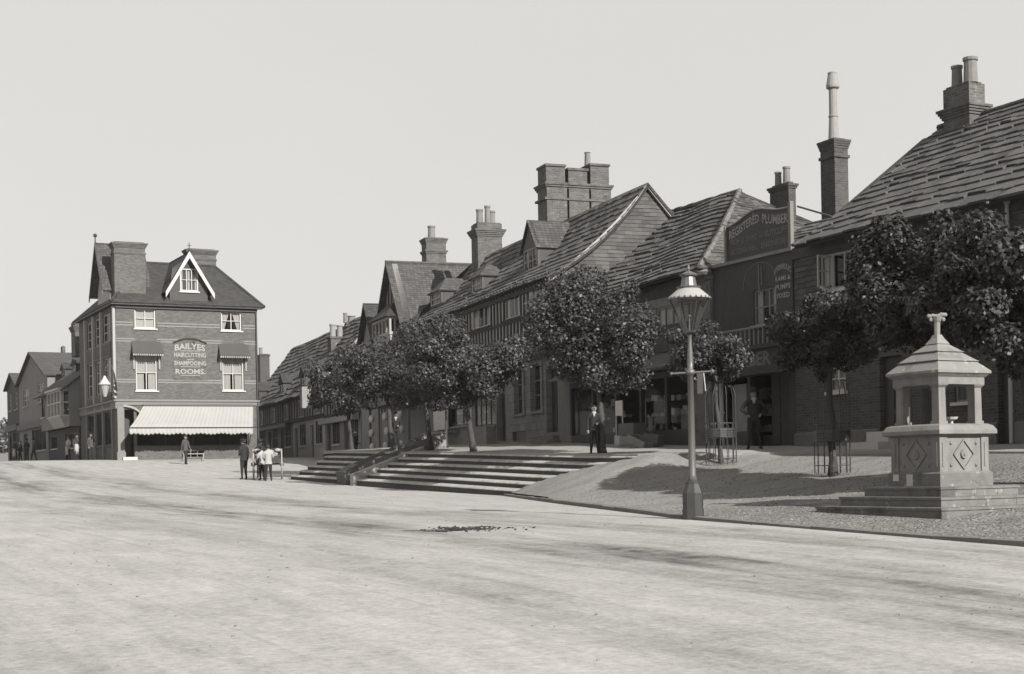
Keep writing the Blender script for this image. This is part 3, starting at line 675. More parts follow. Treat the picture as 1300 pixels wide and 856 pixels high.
# ================================================================== BUILDINGS
def fw(fr, w, xL, xR, yT, yB):
    xm = (xL+xR)/2; return fr.at(xR, yB, w)[0], fr.at(xL, yB, w)[0], fr.at(xm, yB, w)[1], fr.at(xm, yT, w)[1]
def ft(fr, t, xL, xR, yT, yB):
    xm = (xL+xR)/2; return fr.att(xL, yB, t)[0], fr.att(xR, yB, t)[0], fr.att(xm, yB, t)[1], fr.att(xm, yT, t)[1]
def chim_px(T, fr, w0, xl, xs, xr, ytop, zb, m='brick_mid', caps=((.25, .12, .25),), pots=(), pot='pot', **kw):
    t0, zt = fr.at(xs, ytop, w0); w1 = fr.att(xr, ytop, t0)[0]; t1 = fr.at(xl, ytop, w0)[0]
    P = [(w0+(w1-w0)*a, t0+(t1-t0)*b, r*1.15, r, h) for a, b, r, h in pots]
    return chimney(T, w0, w1, t0, t1, zb, zt, m, caps, P, pot, **kw)
def shell(T, w0, w1, t0, t1, zb, ze, m, hw=(), ht=(), gable=None, name='wall', th=.3, back=True):
    mb = MB(); wall(mb, ('w', w0), t0, t1, zb, ze, th, hw); 
    wall(mb, ('t', t0), w0+th, w1, zb, ze, th, ht)
    mb.box(w0+th, w1, t1-th, t1, zb, ze)
    if back: mb.box(w1-th, w1, t0+th, t1-th, zb, ze)
    if gable:
        wr, zr = gable
        for a, b in ((t0, t0+th), (t1-th, t1)): mb.hexa([(w0, a, ze), (w1, a, ze), (wr, a, zr)], [(w0, b, ze), (w1, b, ze), (wr, b, zr)])
    return T.part(name, mb, m)
def plain_roof(T, w0, w1, t0, t1, ze, wr, zr, m, ov=.35, vo=.15, th=.12, hip0=0, hip1=0, name='roof', ridge=True):
    mb = MB(); sl = (zr-ze)/(wr-w0); sr = (zr-ze)/(w1-wr)
    a, b = w0-ov, w1+ov; za, zb = ze-sl*ov, ze-sr*ov; t0-= vo; t1 += vo
    r0, r1 = t0+hip0, t1-hip1
    mb.slabpoly([(a, t0, za), (wr, r0, zr), (wr, r1, zr), (a, t1, za)][::-1], th); mb.slabpoly([(b, t0, zb), (b, t1, zb), (wr, r1, zr), (wr, r0, zr)][::1], th)
    if hip0: mb.slabpoly([(a, t0, za), (b, t0, zb), (wr, r0, zr)], th)
    if hip1: mb.slabpoly([(a, t1, za), (wr, r1, zr), (b, t1, zb)], th)
    if ridge: mb.tube((wr, r0, zr-.02), (wr, r1, zr-.02), .09, .09, 8)
    return T.part(name, mb, m)
def dormer(T, wd, t0, t1, z0, ze, za, wb, roofm, wallm, ov=.12, hip=0, win=True, cols=2, cur=None, name='dormer', fm='white_paint'):
    mb = MB(); tc = (t0+t1)/2
    hole = (t0+.12, t1-.12, z0+.15, ze-.08)
    wall(mb, ('w', wd), t0, t1, z0, ze, .1, [hole] if win else ())
    mb.box(wd+.1, wb, t0, t0+.1, z0-.6, ze); mb.box(wd+.1, wb, t1-.1, t1, z0-.6, ze)
    if not hip: mb.hexa([(wd, t0, ze), (wd, t1, ze), (wd, tc, za)], [(wd+.1, t0, ze), (wd+.1, t1, ze), (wd+.1, tc, za)])
    d = T.part(name, mb, wallm)
    r = MB(); s = (za-ze)/((t1-t0)/2); zo = ze-s*ov; f = wd-ov; h = f+hip
    r.slabpoly([(f, t0-ov, zo), (wb, t0-ov, zo), (wb, tc, za), (h, tc, za)], .06); r.slabpoly([(f, t1+ov, zo), (h, tc, za), (wb, tc, za), (wb, t1+ov, zo)], .06)
    if hip: r.slabpoly([(f, t1+ov, zo), (f, t0-ov, zo), (h, tc, za)], .06)
    T.part('dormer_roof', r, roofm, d)
    if win: window(T, ('w', wd), *hole, cols=cols, rows=2, fm=fm, cur=cur, rec=.01, fw=.05, sill=None, back=True)
    return d

# ---------------------------------------------------------------- B1: long slab-roofed house at the right
W1 = 27.0; tA = F1.at(1008, 430, W1)[0]
zE = F1.at(1150, 276, W1-.45)[1]; tv = F1.at(1012, 306, W1-.45)[0]; wr, zr = F1.att(1195, 163, tv); 
T = Thing(F1, W1, tA, .6, 'slab_roofed_house', 'long two-storey house with heavy stone slab roof behind the fountain', 'house')
h1 = fw(F1, W1, 1040, 1086, 320, 366); h1b = fw(F1, W1, 1298, 1340, 290, 330)
zf = F1.at(1150, 425, W1)[1]; g0 = .2
mb = MB(); wall(mb, ('w', W1+.06), 15, tA, zf, zE+.1, .3, [h1, h1b]); mb.box(W1+.4, W1+9, tA-.3, tA, zf, zE); mb.box(W1+.4, W1+9, 15, 15.3, 0, zE); mb.box(W1+8.7, W1+9, 15.3, tA-.3, 0, zE)
g = (wr, zr-.15); mb.hexa([(W1+.1, tA-.3, zE), (W1+9, tA-.3, zE), (wr, tA-.3, zr-.15)], [(W1+.1, tA, zE), (W1+9, tA, zE), (wr, tA, zr-.15)])
mb.hexa([(W1+.1, 15, zE), (W1+9, 15, zE), (wr, 15, zr-.15)], [(W1+.1, 15.3, zE), (W1+9, 15.3, zE), (wr, 15.3, zr-.15)])
T.part('upper_wall', mb, 'dark_wall')
mb = MB()
for a, b in ((15.05, h1b[0]), (h1b[1], h1[0]), (h1[1], tA-.02)): lap_tiles(mb, ('w', W1+.06), [(a, zf), (b, zf), (b, zE), (a, zE)], seed=int(a*7))
for h in (h1, h1b):
    lap_tiles(mb, ('w', W1+.06), [(h[0], zf), (h[1], zf), (h[1], h[2]-.1), (h[0], h[2]-.1)], seed=5); lap_tiles(mb, ('w', W1+.06), [(h[0], h[3]), (h[1], h[3]), (h[1], zE), (h[0], zE)], seed=6)
T.part('tile_hanging', mb, 'tile_hung')
w_ = window(T, ('w', W1+.06), h1[0], h1[1], h1[2], h1[3], cols=3, rows=1, cur='sides', rec=.02, fm='cream_paint', label='casement window with one light open')
mb = MB(); tc = (h1[0]+h1[1])/2+.28; za_, zb2_ = h1[2]+.05, h1[3]-.05
for q in ((W1-.44, W1-.38, za_, zb2_), (W1-.05, W1+.01, za_, zb2_), (W1-.38, W1-.05, za_, za_+.06), (W1-.38, W1-.05, zb2_-.06, zb2_), (W1-.38, W1-.05, (za_+zb2_)/2-.015, (za_+zb2_)/2+.015)): mb.box(q[0], q[1], tc, tc+.04, q[2], q[3])
T.part('open_casement', mb, 'cream_paint', w_)
window(T, ('w', W1+.06), *h1b, cols=2, rows=1, rec=.02, fm='cream_paint')
hd = fw(F1, W1, 1118, 1146, 452, 548); hd = (hd[0], hd[1], .35, hd[3]); hg = fw(F1, W1, 1052, 1074, 465, 497); hg2 = fw(F1, W1, 1212, 1240, 455, 510); hd2 = fw(F1, W1, 1268, 1290, 425, 560)
hd2 = (hd2[0], hd2[1], .3, hd2[3])
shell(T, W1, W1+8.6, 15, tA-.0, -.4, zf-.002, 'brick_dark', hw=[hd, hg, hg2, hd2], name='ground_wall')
window(T, ('w', W1), *hg, cols=2, rows=2, cur='full', rec=.06); window(T, ('w', W1), *hg2, cols=2, rows=2, rec=.06, fm='grey_paint')
for h in (hd, hd2):
    mb = MB(); fbox(mb, ('w', W1), h[0]+.01, h[1]-.01, h[2], h[3]-.01, -.2, -.15)
    for q in (0, 1):
        for r in (0, 1): fbox(mb, ('w', W1), h[0]+.12+q*(h[1]-h[0]-.2)/2, h[0]+.02+(q+1)*(h[1]-h[0]-.2)/2, h[2]+.2+r*1.0, h[2]+1.05+r*1.0, -.15, -.13)
    d = T.part('door', mb, 'dark_paint'); mb = MB(); mb.ball((W1+.1, h[0]+.15, h[2]+1.0), .035); T.part('door_knob', mb, 'lead', d)
mb = MB(); zpl = F1.at(1060, 547, W1)[1]
for a, b in ((hd[1]+.02, tA-.01), (hd2[1]+.02, hd[0]-.02), (15, hd2[0]-.02)): mb.hexa([(W1-.07, a, -.4), (W1-.002, a, -.4), (W1-.002, b, -.4), (W1-.07, b, -.4)], [(W1-.07, a, zpl-.05), (W1-.002, a, zpl), (W1-.002, b, zpl), (W1-.07, b, zpl-.05)])
T.part('plinth', mb, 'rubble')
mb = MB(); tp = F1.at(1281, 280, W1)[0]; mb.tube((W1-.06, tp, .5), (W1-.06, tp, zE-.05), .05, .05, 8); mb.ball((W1-.06, tp, zE-.1), .09); T.part('downpipe', mb, 'lead')
mb = MB(); mb.box(W1-.5, W1-.36, 15, tA+.1, zE-.34, zE-.22) if False else None
mb.box(W1-.02, W1+.04, 15, tA, zE-.35, zE-.02); T.part('eaves_board', mb, 'dark_wall')
mb = MB(); slab_roof(mb, (W1-.5, tv+.1, zE-.05), (W1-.5, 15, zE-.05), (wr, 15, zr), (wr, tv+.1, zr), course=.44, wid=.5, th=.05, sag=.12, seed=3, jit=.6)
rf = T.part('roof', mb, ['slab_light', 'roof_under'])
mb = MB(); mb.slabpoly([(wr, tv+.1, zr), (wr, 15, zr), (W1+9.6, 15, zE-.4), (W1+9.6, tv+.1, zE-.4)], .12); T.part('back_roof', mb, 'plain_tile')
mb = MB()
for i in range(38): mb.tube((wr, tv+.1-i*.5, zr+.03), (wr, tv+.1-i*.5-.49, zr+.045), .11, .10, 8)
T.part('ridge_tiles', mb, 'plain_tile_light')
# stack on the ridge
t0, zt = F1.at(1230, 104, wr-.5)
chim_px(T, F1, wr-.5, 1197, 1230, 1250, 104, zr-1.2, caps=((.62, .16, .30),), pots=((.35, .66, .15, .62), (.45, .2, .19, .75)), batter=1)
# white stone steps at the door
mb = MB(); sd0, sd1 = hd[0]-.1, hd[1]+.25; zg = .42
mb.box(W1-.95, W1-.002, sd0, sd1, zg-.3, zg+.24); mb.box(W1-.5, W1-.001, sd0+.1, sd1-.25, zg+.24, zg+.52); T.part('doorstep', mb, 'white_paint')

# ---------------------------------------------------------------- tall chimney house behind (stands beyond B1)
w0 = 34.2; 
T = Thing(F1, w0, 35, 1, 'rear_building', 'low tiled rear building with a tall chimney standing up behind the slab roof', 'building')
tb = F1.at(1059, 176, w0)[0]
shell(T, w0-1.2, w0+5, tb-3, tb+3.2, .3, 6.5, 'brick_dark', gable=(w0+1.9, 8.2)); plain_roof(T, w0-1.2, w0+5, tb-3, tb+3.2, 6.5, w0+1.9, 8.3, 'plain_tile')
c = chim_px(T, F1, w0, 1041, 1059, 1076, 176, 5.5, m='brick_dark', caps=((.0, .09, .32), (.55, .05, .1)), flaunch=True)
t0, zt = F1.at(1059, 176, w0); w1 = F1.att(1076, 176, t0)[0]; t1 = F1.at(1041, 176, w0)[0]; cx, cy = (w0+w1)/2, (t0+t1)/2; Yc = F1.depth(cx, cy)
def hz_(y): return ray(1056, y)[1]*Yc
mb = MB(); mb.lathe(cx, cy, [(.20, zt), (.155, hz_(150)), (.15, hz_(146)), (.145, hz_(115)), (.15, hz_(114)), (.235, hz_(112)), (.24, hz_(109)), (.17, hz_(95)), (.18, hz_(93)), (.15, hz_(92))], 14); mb.lathe(cx, cy, [(.17, hz_(149)), (.18, hz_(148)), (.17, hz_(147))], 14)
T.part('tall_flue', mb, 'pot_light', c, smooth=False)
w0 = 33.0
T = Thing(F1, w0, 38, 1, 'rear_building', 'small brick rear building whose stack with two pots rises behind the plumber sign', 'building')
tb = F1.at(1003, 232, w0)[0]; shell(T, w0-1.5, w0+4, tb-2.5, tb+3, .3, 6.3, 'brick_dark', gable=(w0+1.2, 8.4)); plain_roof(T, w0-1.5, w0+4, tb-2.5, tb+3, 6.3, w0+1.2, 8.5, 'plain_tile')
chim_px(T, F1, w0, 977, 1001, 1010, 232, 6, m='brick_dark', caps=((.02, .08, .16),), pots=((.5, .72, .115, .5), (.5, .28, .12, .6)))
mb = MB(); a = F1.at(1012, 262, w0-.1); b = F1.at(1042, 277, w0-.1); mb.tube((w0-.1, a[0], a[1]), (w0+.9, b[0], b[1]), .035, .035, 6); T.part('stay_rod', mb, 'iron')

# ---------------------------------------------------------------- B2: plumber's shop
tB = F1.at(906, 400, W1)[0]; zP = F1.at(955, 330, W1)[1]
T = Thing(F1, W1, tA, .65, 'plumber_shop', 'dark fronted narrow shop with a projecting fascia, between slab-roofed houses', 'shop')
ts0, ts1 = tA+.02, tB
zfas = F1.at(965, 471, W1-.4)[1]; zfat = F1.at(965, 438, W1-.4)[1]
hw2 = fw(F1, W1, 957, 986, 366, 412); hw2 = (hw2[0], hw2[1]+.0, hw2[2], hw2[3])
hs = (ts0+.25, ts1-.25, .5, zfas)
shell(T, W1, W1+7, ts0, ts1, -.2, zP, 'dark_wall', hw=[hw2, hs])
window(T, ('w', W1), *hw2, cols=3, rows=2, cur='sides', fm='grey_paint', rec=.05)
mb = MB(); mb.box(W1-.08, W1+.45, ts0-.06, ts1+.05, zP, zP+.10); T.part('coping', mb, 'plaster_dim')
mb = MB(); mb.box(W1-.45, W1-.002, ts0-.05, ts1-.3, zfas, zfat-.12); mb.box(W1-.62, W1-.002, ts0-.12, ts1-.2, zfat-.12, zfat); mb.box(W1-.5, W1-.002, ts0-.08, ts1-.26, zfas-.1, zfas-.002)
fas = T.part('fascia', mb, 'dark_paint')
mb = MB(); lettering(mb, ('w', W1-.45), 'PLUMBER', ts1-.9, ts0+.5, zfas+.15, zfat-.2, d=.01, bold=.03); T.part('lettering', mb, 'letter_faint', fas)
# balustrade on the fascia, with pots of plants
mb = MB(); mb.box(W1-.55, W1-.47, ts0+.3, ts1-.7, zfat+.5, zfat+.56)
t = ts0+.35
while t < ts1-.75: mb.tube((W1-.51, t, zfat), (W1-.51, t, zfat+.5), .035, .03, 6); t += .22
T.part('balustrade', mb, 'grey_paint')
# ground floor: shop mouth, shade put into near-black walls, with posts, counter and panel
mb = MB(); mb.box(W1+2.2, W1+2.3, ts0+.3, ts1-.3, .2, zfas); mb.box(W1+.31, W1+2.2, ts0+.2, ts0+.3, .2, zfas); mb.box(W1+.31, W1+2.2, ts1-.3, ts1-.2, .2, zfas); mb.box(W1+.3, W1+2.2, ts0+.3, ts1-.3, zfas-.02, zfas+.08); T.part('shop_interior', mb, 'room_shade')
mb = MB(); mb.box(W1+.3, W1+2.2, ts0+.25, ts1-.25, .2, .62); T.part('shop_floor', mb, 'dark_wall')
mb = MB(); q0, q1 = ts0+.3, ts0+1.75
mb.box(W1+.50, W1+.55, q0, q1, .62, zfas-.02)
for i in range(3):
    for j in range(3): mb.box(W1+.47, W1+.50, q0+.08+i*.47, q0+.45+i*.47, .75+j*.78, 1.42+j*.78)
T.part('shop_door', mb, 'dark_wall')
R = random.Random(15); mb = MB()
for i in range(26): t = R.uniform(ts0+1.9, ts1-.5); z = .65+R.choice([0, .5, 1.0, 1.5])+R.uniform(0, .05); s = R.uniform(.04, .14); mb.box(W1+.9, W1+1.1, t-s, t+s, z, z+R.uniform(.1, .4))
T.part('stock', mb, 'board', kind='stuff')
tq = fw(F1, W1+.1, 934, 950, 488, 548); mb = MB(); mb.box(W1+.06, W1+.1, *tq); T.part('notice_panel', mb, 'board_grey')
mb = MB(); mb.box(W1+.02, W1+.3, tq[0]-.1, ts1-.26, .3, tq[2]-.01); T.part('stall_riser', mb, 'dark_paint')
tq = fw(F1, W1, 950, 954, 470, 560); mb = MB(); mb.box(W1+.0, W1+.14, tq[0], tq[1], .3, zfas-.01); T.part('shop_post', mb, 'dark_paint')
mb = MB(); tp = F1.at(916, 500, W1-.15)[0]; z0, z1 = F1.at(916, 566, W1-.15)[1], F1.at(916, 486, W1-.15)[1]; mb.tube((W1-.15, tp, z0), (W1-.15, tp, z1), .075, .07, 10); mb.tube((W1-.15, tp, (z0+z1)/2), (W1-.15, tp, (z0+z1)/2+.08), .1, .1, 10); mb.lathe(W1-.15, tp, [(.09, z1), (.12, z1+.1), (.03, z1+.2)], 10); T.part('pale_pipe', mb, 'lead')
# painted wall writing and ornament
mb = MB(); FF = ('w', W1)
def rowtxt(txt, xL, xR, yT, yB, dd=.012, bold=.02, bend=None, w=W1):
    a = F1.at(xL, yB, w)[0]; b = F1.at(xR, yB, w)[0]; zz = F1.at((xL+xR)/2, yB, w)[1]; z2 = F1.at((xL+xR)/2, yT, w)[1]
    lettering(mb, ('w', w), txt, a, b, zz, z2, d=dd, bold=bold, bend=bend)
for args, kw in ((('HYDRAULIC', 983, 1004.5, 340, 347), dict(bend=lambda x, y: .16*(1-(2*x-1)**2)-.03)), (('RAMS &', 985, 1004, 350, 356), {}), (('PUMPS', 985, 1004, 360.5, 367), {}), (('FIXED', 987, 1003, 371.5, 378), {})):
    mb = MB(); rowtxt(*args, **kw); T.part('wall_lettering', mb, 'letter_dim')
mb = MB(); a = F1.at(965, 350, W1); zc = a[1]; tc = a[0]
for i in range(14):
    q0, q1 = PI*i/14, PI*(i+1)/14; mb.tube((W1-.01, tc+.85*math.cos(q0), zc-.35+.75*math.sin(q0)), (W1-.01, tc+.85*math.cos(q1), zc-.35+.75*math.sin(q1)), .012, .012, 4)
mb.box(W1-.03, W1-.005, tc+.02, tc+.06, zc-.6, zc+.35); mb.box(W1-.03, W1-.005, tc-.1, tc-.07, zc-.3, zc+.3)
T.part('wall_ornament', mb, 'letter_faint')
mb = MB(); slab_roof(mb, (W1+.5, ts1, zP-.1), (W1+.5, ts0-.3, zP-.1), (W1+3.9, ts0-.3, zP+1.7), (W1+3.9, ts1, zP+1.7), course=.34, wid=.4, th=.04, seed=17); T.part('roof', mb, ['slab', 'roof_under'])
mb = MB(); mb.slabpoly([(W1+3.9, ts1, zP+1.7), (W1+3.9, ts0, zP+1.7), (W1+7, ts0, zP-.2), (W1+7, ts1, zP-.2)], .1); T.part('back_roof', mb, 'plain_tile')
# ---- the shaped board above, standing on the coping
a0 = F1.at(923, 330, W1+.1)[0]; a1 = F1.at(1004, 300, W1+.1)[0]; zb0 = zP+.12; zs = F1.at(923, 290, W1+.1)[1]; zpk = F1.at(962, 265.5, W1+.1)[1]; zs2 = F1.at(1004, 262.5, W1+.1)[1]
T = Thing(F1, W1+.1, (a0+a1)/2, zb0, 'sign_board', 'dark shaped trade board with pale lettering standing on the plumber shop coping', 'sign')
L = a0-a1
def topz(q):                                # q 0 at the left (far) end
    e = zs+(zs2-zs)*q; k = math.exp(-((q-.47)/.27)**2); return e+(zpk-(zs+(zs2-zs)*.47))*k
N_ = 20
mb = MB(); lo = [(W1+.1, a0, zb0)]+[(W1+.1, a0-L*i/N_, topz(i/N_)) for i in range(N_+1)]+[(W1+.1, a1, zb0)]
mb.hexa([(x+.05, y, z) for x, y, z in lo], lo); T.part('panel', mb, 'sign_dark')
mb = MB()
for i in range(N_): mb.tube((W1+.09, a0-L*i/N_, topz(i/N_)), (W1+.09, a0-L*(i+1)/N_, topz((i+1)/N_)), .03, .03, 6)
mb.box(W1+.03, W1+.12, a0-.02, a0+.05, zb0-.02, topz(0)+.04); mb.box(W1+.0, W1+.12, a1-.12, a1+.0, zb0-.02, topz(1)+.14); T.part('board_frame', mb, 'grey_paint')
mb = MB(); ff = ('w', W1+.1)
def arc(f0, f1, off):                       # bends a word along the top edge
    def g(x, y): return topz(f0+(f1-f0)*x)-off
    return g
lettering(mb, ff, 'REGISTERED', a0-L*.05, a0-L*.53, 0, .27, bold=.02, bend=arc(.05, .53, .42)); T.part('headline', mb, 'letter_dim', label='first word of the headline, curving upwards'); mb = MB(); lettering(mb, ff, 'PLUMBER', a0-L*.58, a0-L*.965, 0, .28, bold=.02, bend=arc(.58, .965, .44))
T.part('headline', mb, 'letter_dim', label='second word of the headline under the peak')
mb = MB(); H = topz(0)-zb0
def ln(txt, q0, q1, b, h): 
    lettering(mb, ff, txt, a0-L*q0, a0-L*q1, zb0+b, zb0+b+h, bold=.01)
ln('Associate of the Plumbers Company', .06, .95, .98, .14)
ln('FROM LE GRAND', .07, .50, .50, .17); ln('and', .52, .58, .52, .10); ln('SUTCLIFF', .62, .95, .50, .19)
ln('ARTESIAN WELL', .07, .50, .18, .17); ln('ENGINEERS', .56, .94, .18, .17)
T.part('lettering', mb, 'letter_faint')
mb = MB(); mb.box(W1+.09, W1+.095, a0-L*.43, a0-L*.45, zb0+1.22, zb0+1.5); mb.box(W1+.09, W1+.095, a0-L*.40, a0-L*.48, zb0+1.38, zb0+1.42); T.part('emblem', mb, 'letter_faint')

# ---------------------------------------------------------------- B3: hipped slab-roofed shop house
T = Thing(F1, W1, tB, .8, 'hipped_slab_house', 'old house with a steep sagging slab roof, hipped at its right end', 'house')
tE = 48.6; wE = W1-.4; zE3 = F1.at(905, 337, wE)[1]; zE3b = F1.at(800, 377, wE)[1]
wr3 = W1+5; tr3 = None
best = None
for i in range(200):
    tt = tB+2+i*.05; w_, z_ = F1.att(939, 243, tt)
    if best is None or abs(w_-wr3) < best[0]: best = (abs(w_-wr3), tt, z_)
tr3, zr3 = best[1], best[2]
hu = fw(F1, W1, 833, 884, 386, 420); hu2 = fw(F1, W1, 752, 790, 400, 432)
shell(T, W1, W1+9, tB+.02, tE, -.2, min(zE3, zE3b)+.05, 'plaster_dim', hw=[hu, hu2, (tB+1.1, tE-1.0, .9, F1.at(850, 468, W1)[1])])
window(T, ('w', W1), *hu, cols=5, rows=1, cur='full', fm='grey_paint', rec=.04); window(T, ('w', W1), *hu2, cols=4, rows=1, fm='grey_paint', rec=.04)
mb = MB(); mb.hexa([(W1-.03, tB+1.1, zE3-.6), (W1+.25, tB+1.1, zE3-.6), (W1+.25, tE+.4, zE3-.6), (W1-.03, tE+.4, zE3-.6)], [(W1-.03, tB+1.1, zE3-.02), (W1+.25, tB+1.1, zE3-.02), (W1+.25, tE+.4, zE3b-.02), (W1-.03, tE+.4, zE3b-.02)]); T.part('eaves_board', mb, 'dark_wall')
mb = MB(); zj0, zj1 = F1.at(850, 452, W1)[1], F1.at(850, 424, W1)[1]
mb.box(W1-.10, W1-.002, tB+1.0, tE-.3, zj0+.15, zj1+.3); T.part('jetty_board', mb, 'dark_wall')
mb = MB(); zc0 = F1.at(850, 466, W1-.5)[1]
mb.hexa([(W1-.75, tB+1, zc0), (W1-.002, tB+1, zc0+.25), (W1-.002, tE-.6, zc0+.25), (W1-.75, tE-.6, zc0)], [(W1-.75, tB+1, zc0+.06), (W1-.002, tB+1, zc0+.42), (W1-.002, tE-.6, zc0+.42), (W1-.75, tE-.6, zc0+.06)])
T.part('shop_hood', mb, 'board')
mb = MB(); mb.box(W1-.12, W1+.9, tB+.02, tB+1.05, -.2, zE3-.35); mb.box(W1-.25, W1+.9, tB-.02, tB+1.1, zE3-.35, zE3-.12); T.part('rubble_pier', mb, 'rubble')
# shop front glass, goods and posts
zs0, zs1 = .95, F1.at(850, 470, W1)[1]-.05; n = 5; a, b = tB+1.15, tE-1.05
mb = MB(); mb.box(W1-.04, W1+.28, a, b, zs0-.6, zs0+.42)
for i in range(n+1):
    t = a+(b-a)*i/n; mb.box(W1-.05, W1+.12, t-.06, t+.06, zs0+.42, zs1)
mb.box(W1-.06, W1+.12, a, b, zs1-.18, zs1+.02)
sf = T.part('shop_front', mb, 'dark_paint'); g = MB()
for i in range(n): 
    if i != 2: g = MB(); g.quad((W1+.03, a+(b-a)*i/n+.06, zs0+.42), (W1+.03, a+(b-a)*(i+1)/n-.06, zs0+.42), (W1+.03, a+(b-a)*(i+1)/n-.06, zs1-.18), (W1+.03, a+(b-a)*i/n+.06, zs1-.18)); T.part('pane', g, 'glass', sf)
mb = MB(); mb.box(W1+2.0, W1+2.1, a, b, zs0-.6, zs1+.1); mb.box(W1+.31, W1+2.0, b-.02, b+.08, zs0-.6, zs1+.1); mb.box(W1+.31, W1+2.0, a-.08, a+.02, zs0-.6, zs1+.1); mb.box(W1+.31, W1+2.0, a+.02, b-.02, zs1+.1, zs1+.2); T.part('shop_interior', mb, 'room_shade')  # back, sides and ceiling in the near-black shade colour
R = random.Random(8); mb = MB()
for i in range(46):
    t = R.uniform(a+.1, b-.1); z = zs0+.42+R.choice([0, .5, 1.0])+R.uniform(0, .1); s = R.uniform(.05, .13); mb.box(W1+.35+R.uniform(0, .5), W1+.5+R.uniform(0, .5), t-s, t+s, z, z+s*R.uniform(1, 2.2))
T.part('window_goods', mb, 'goods_light', kind='stuff')
mb = MB()
A = (wE-.1, tE+1.6, zE3b-.05); B_ = (wE-.1, tB+.0, zE3); Cc = (wr3, tr3, zr3); Dd = (wr3, tE+1.6, zr3+.0)
slab_roof(mb, A, B_, Cc, Dd, course=.44, wid=.55, th=.06, sag=.22, seed=9, curve=.05)
T.part('roof', mb, ['slab', 'roof_under'], smooth=False)
mb = MB(); slab_roof(mb, B_, (W1+10.5, tB+.0, zE3), Cc, Cc, course=.3, wid=.35, th=.03, sag=.1, seed=10); T.part('hip_roof', mb, ['slab', 'roof_under'])
mb = MB(); mb.slabpoly([(wr3, tE+1.6, zr3), (wr3, tr3, zr3), (W1+10.5, tB, zE3), (W1+10.5, tE+1.6, zE3)], .12); T.part('back_roof', mb, 'plain_tile')
mb = MB(); R = random.Random(3); p = Vector(B_); q = Vector(Cc)
for i in range(24):
    a = p.lerp(q, i/24); b = p.lerp(q, (i+1)/24); up_ = Vector((0, 0, .03-.16*math.sin(PI*(i+.5)/24))); mb.tube(a+up_, b+up_, .10+R.uniform(-.02, .03), .10+R.uniform(-.02, .03), 6)
T.part('hip_mortar', mb, 'rubble')
mb = MB()
for i in range(26): mb.tube((wr3, tr3+i*.42, zr3+.0+R.uniform(-.02, .02)), (wr3, tr3+i*.42+.41, zr3+R.uniform(-.02, .02)), .10, .10, 7)
T.part('ridge_tiles', mb, 'slab')
mb = MB(); a = F1.at(903, 352, W1-.1); mb.ball((W1-.25, tB+.35, zE3-.12), .38, 10, 6, (1, 1.3, .5)); T.part('kneeler_stone', mb, 'rubble')

# ---------------------------------------------------------------- B4: timber framed house with catslide gable
W2 = 20.75; t4 = 51.3; t4e = F2.at(519, 500, W2)[0]
we4 = W2-.45; zE4 = F2.at(700, 350, we4)[1]; wr4, zr4 = F2.att(820, 233, t4); wb_, zb_ = F2.att(848, 268, t4); sl = (zr4-zb_)/(wb_-wr4)
T = Thing(F2, W2, t4, 1.1, 'timber_framed_house', 'tall timber framed house with a tile hung gable end and long slab roof', 'house')
tj = F2.at(645, 500, W2)[0]                 # stone part t4..tj, shops beyond
zG = F2.at(690, 455, W2)[1]; zJ = F2.at(690, 424, W2-.45)[1]
hs1 = fw(F2, W2, 676, 688, 462, 522); hs2 = fw(F2, W2, 655, 665, 468, 526); hcl = fw(F2, W2, 651, 668, 548, 560); hdr = fw(F2, W2, 702, 718, 455, 548)
hdr = (t4+.35, t4+1.65, hdr[2], zG-.35)
tsh = F2.at(556, 500, W2)[0]; zsh0, zsh1 = F2.at(600, 541, W2)[1], F2.at(600, 492, W2)[1]
hA = fw(F2, W2, 602, 628, 492, 541); hB = fw(F2, W2, 566, 597, 497, 541); hC = fw(F2, W2, 630, 641, 480, 560)
shell(T, W2, W2+12, t4, tj, -.6, zG, 'ashlar', hw=[hs1, hs2, hcl, hdr], name='ground_wall')
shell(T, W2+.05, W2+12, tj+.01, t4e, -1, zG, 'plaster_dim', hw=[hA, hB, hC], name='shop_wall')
for h in (hs1, hs2): window(T, ('w', W2), *h, cols=1, rows=3, fm='grey_paint', rec=.10, sill='ashlar')
mb = MB()
for h in (hs1, hs2):
    for s in (h[0]-.22, h[1]+.02): fbox(mb, ('w', W2), s, s+.2, h[2]-.1, h[3]+.1, .002, .07)
T.part('window_surround', mb, 'ashlar')
mb = MB(); fbox(mb, ('w', W2), hcl[0], hcl[1], hcl[2], hcl[3], -.15, -.1); T.part('cellar_grille', mb, 'iron')
mb = MB(); fbox(mb, ('w', W2), hdr[0], hdr[1], hdr[2]-.02, hdr[3], -.3, -.25)
for q in (0, 1):
    for r in (0, 1): fbox(mb, ('w', W2), hdr[0]+.1+q*.62, hdr[0]+.6+q*.62, hdr[2]+.2+r*1.0, hdr[2]+1.1+r*1.0, -.25, -.23)
T.part('door', mb, 'dark_paint')
mb = MB(); a, b = hdr[0]-.3, hdr[1]+.5
for i in range(3): mb.box(W2-.9+i*.3, W2-.002, a+.1*i, b-.25*i, 1.0+.001*i, hdr[2]-.48+.17*i)
T.part('doorstep', mb, 'ashlar')
for h, nm, cc in ((hA, 4, None), (hB, 3, None)): window(T, ('w', W2+.05), *h, cols=nm, rows=1, fm='dark_paint', rec=.03, cur=None, sill='grey_paint', name='shop_window')
mb = MB(); fbox(mb, ('w', W2+.05), hC[0], hC[1], hC[2], hC[3], -.3, -.25); T.part('side_door', mb, 'dark_paint')
R = random.Random(12); mb = MB()
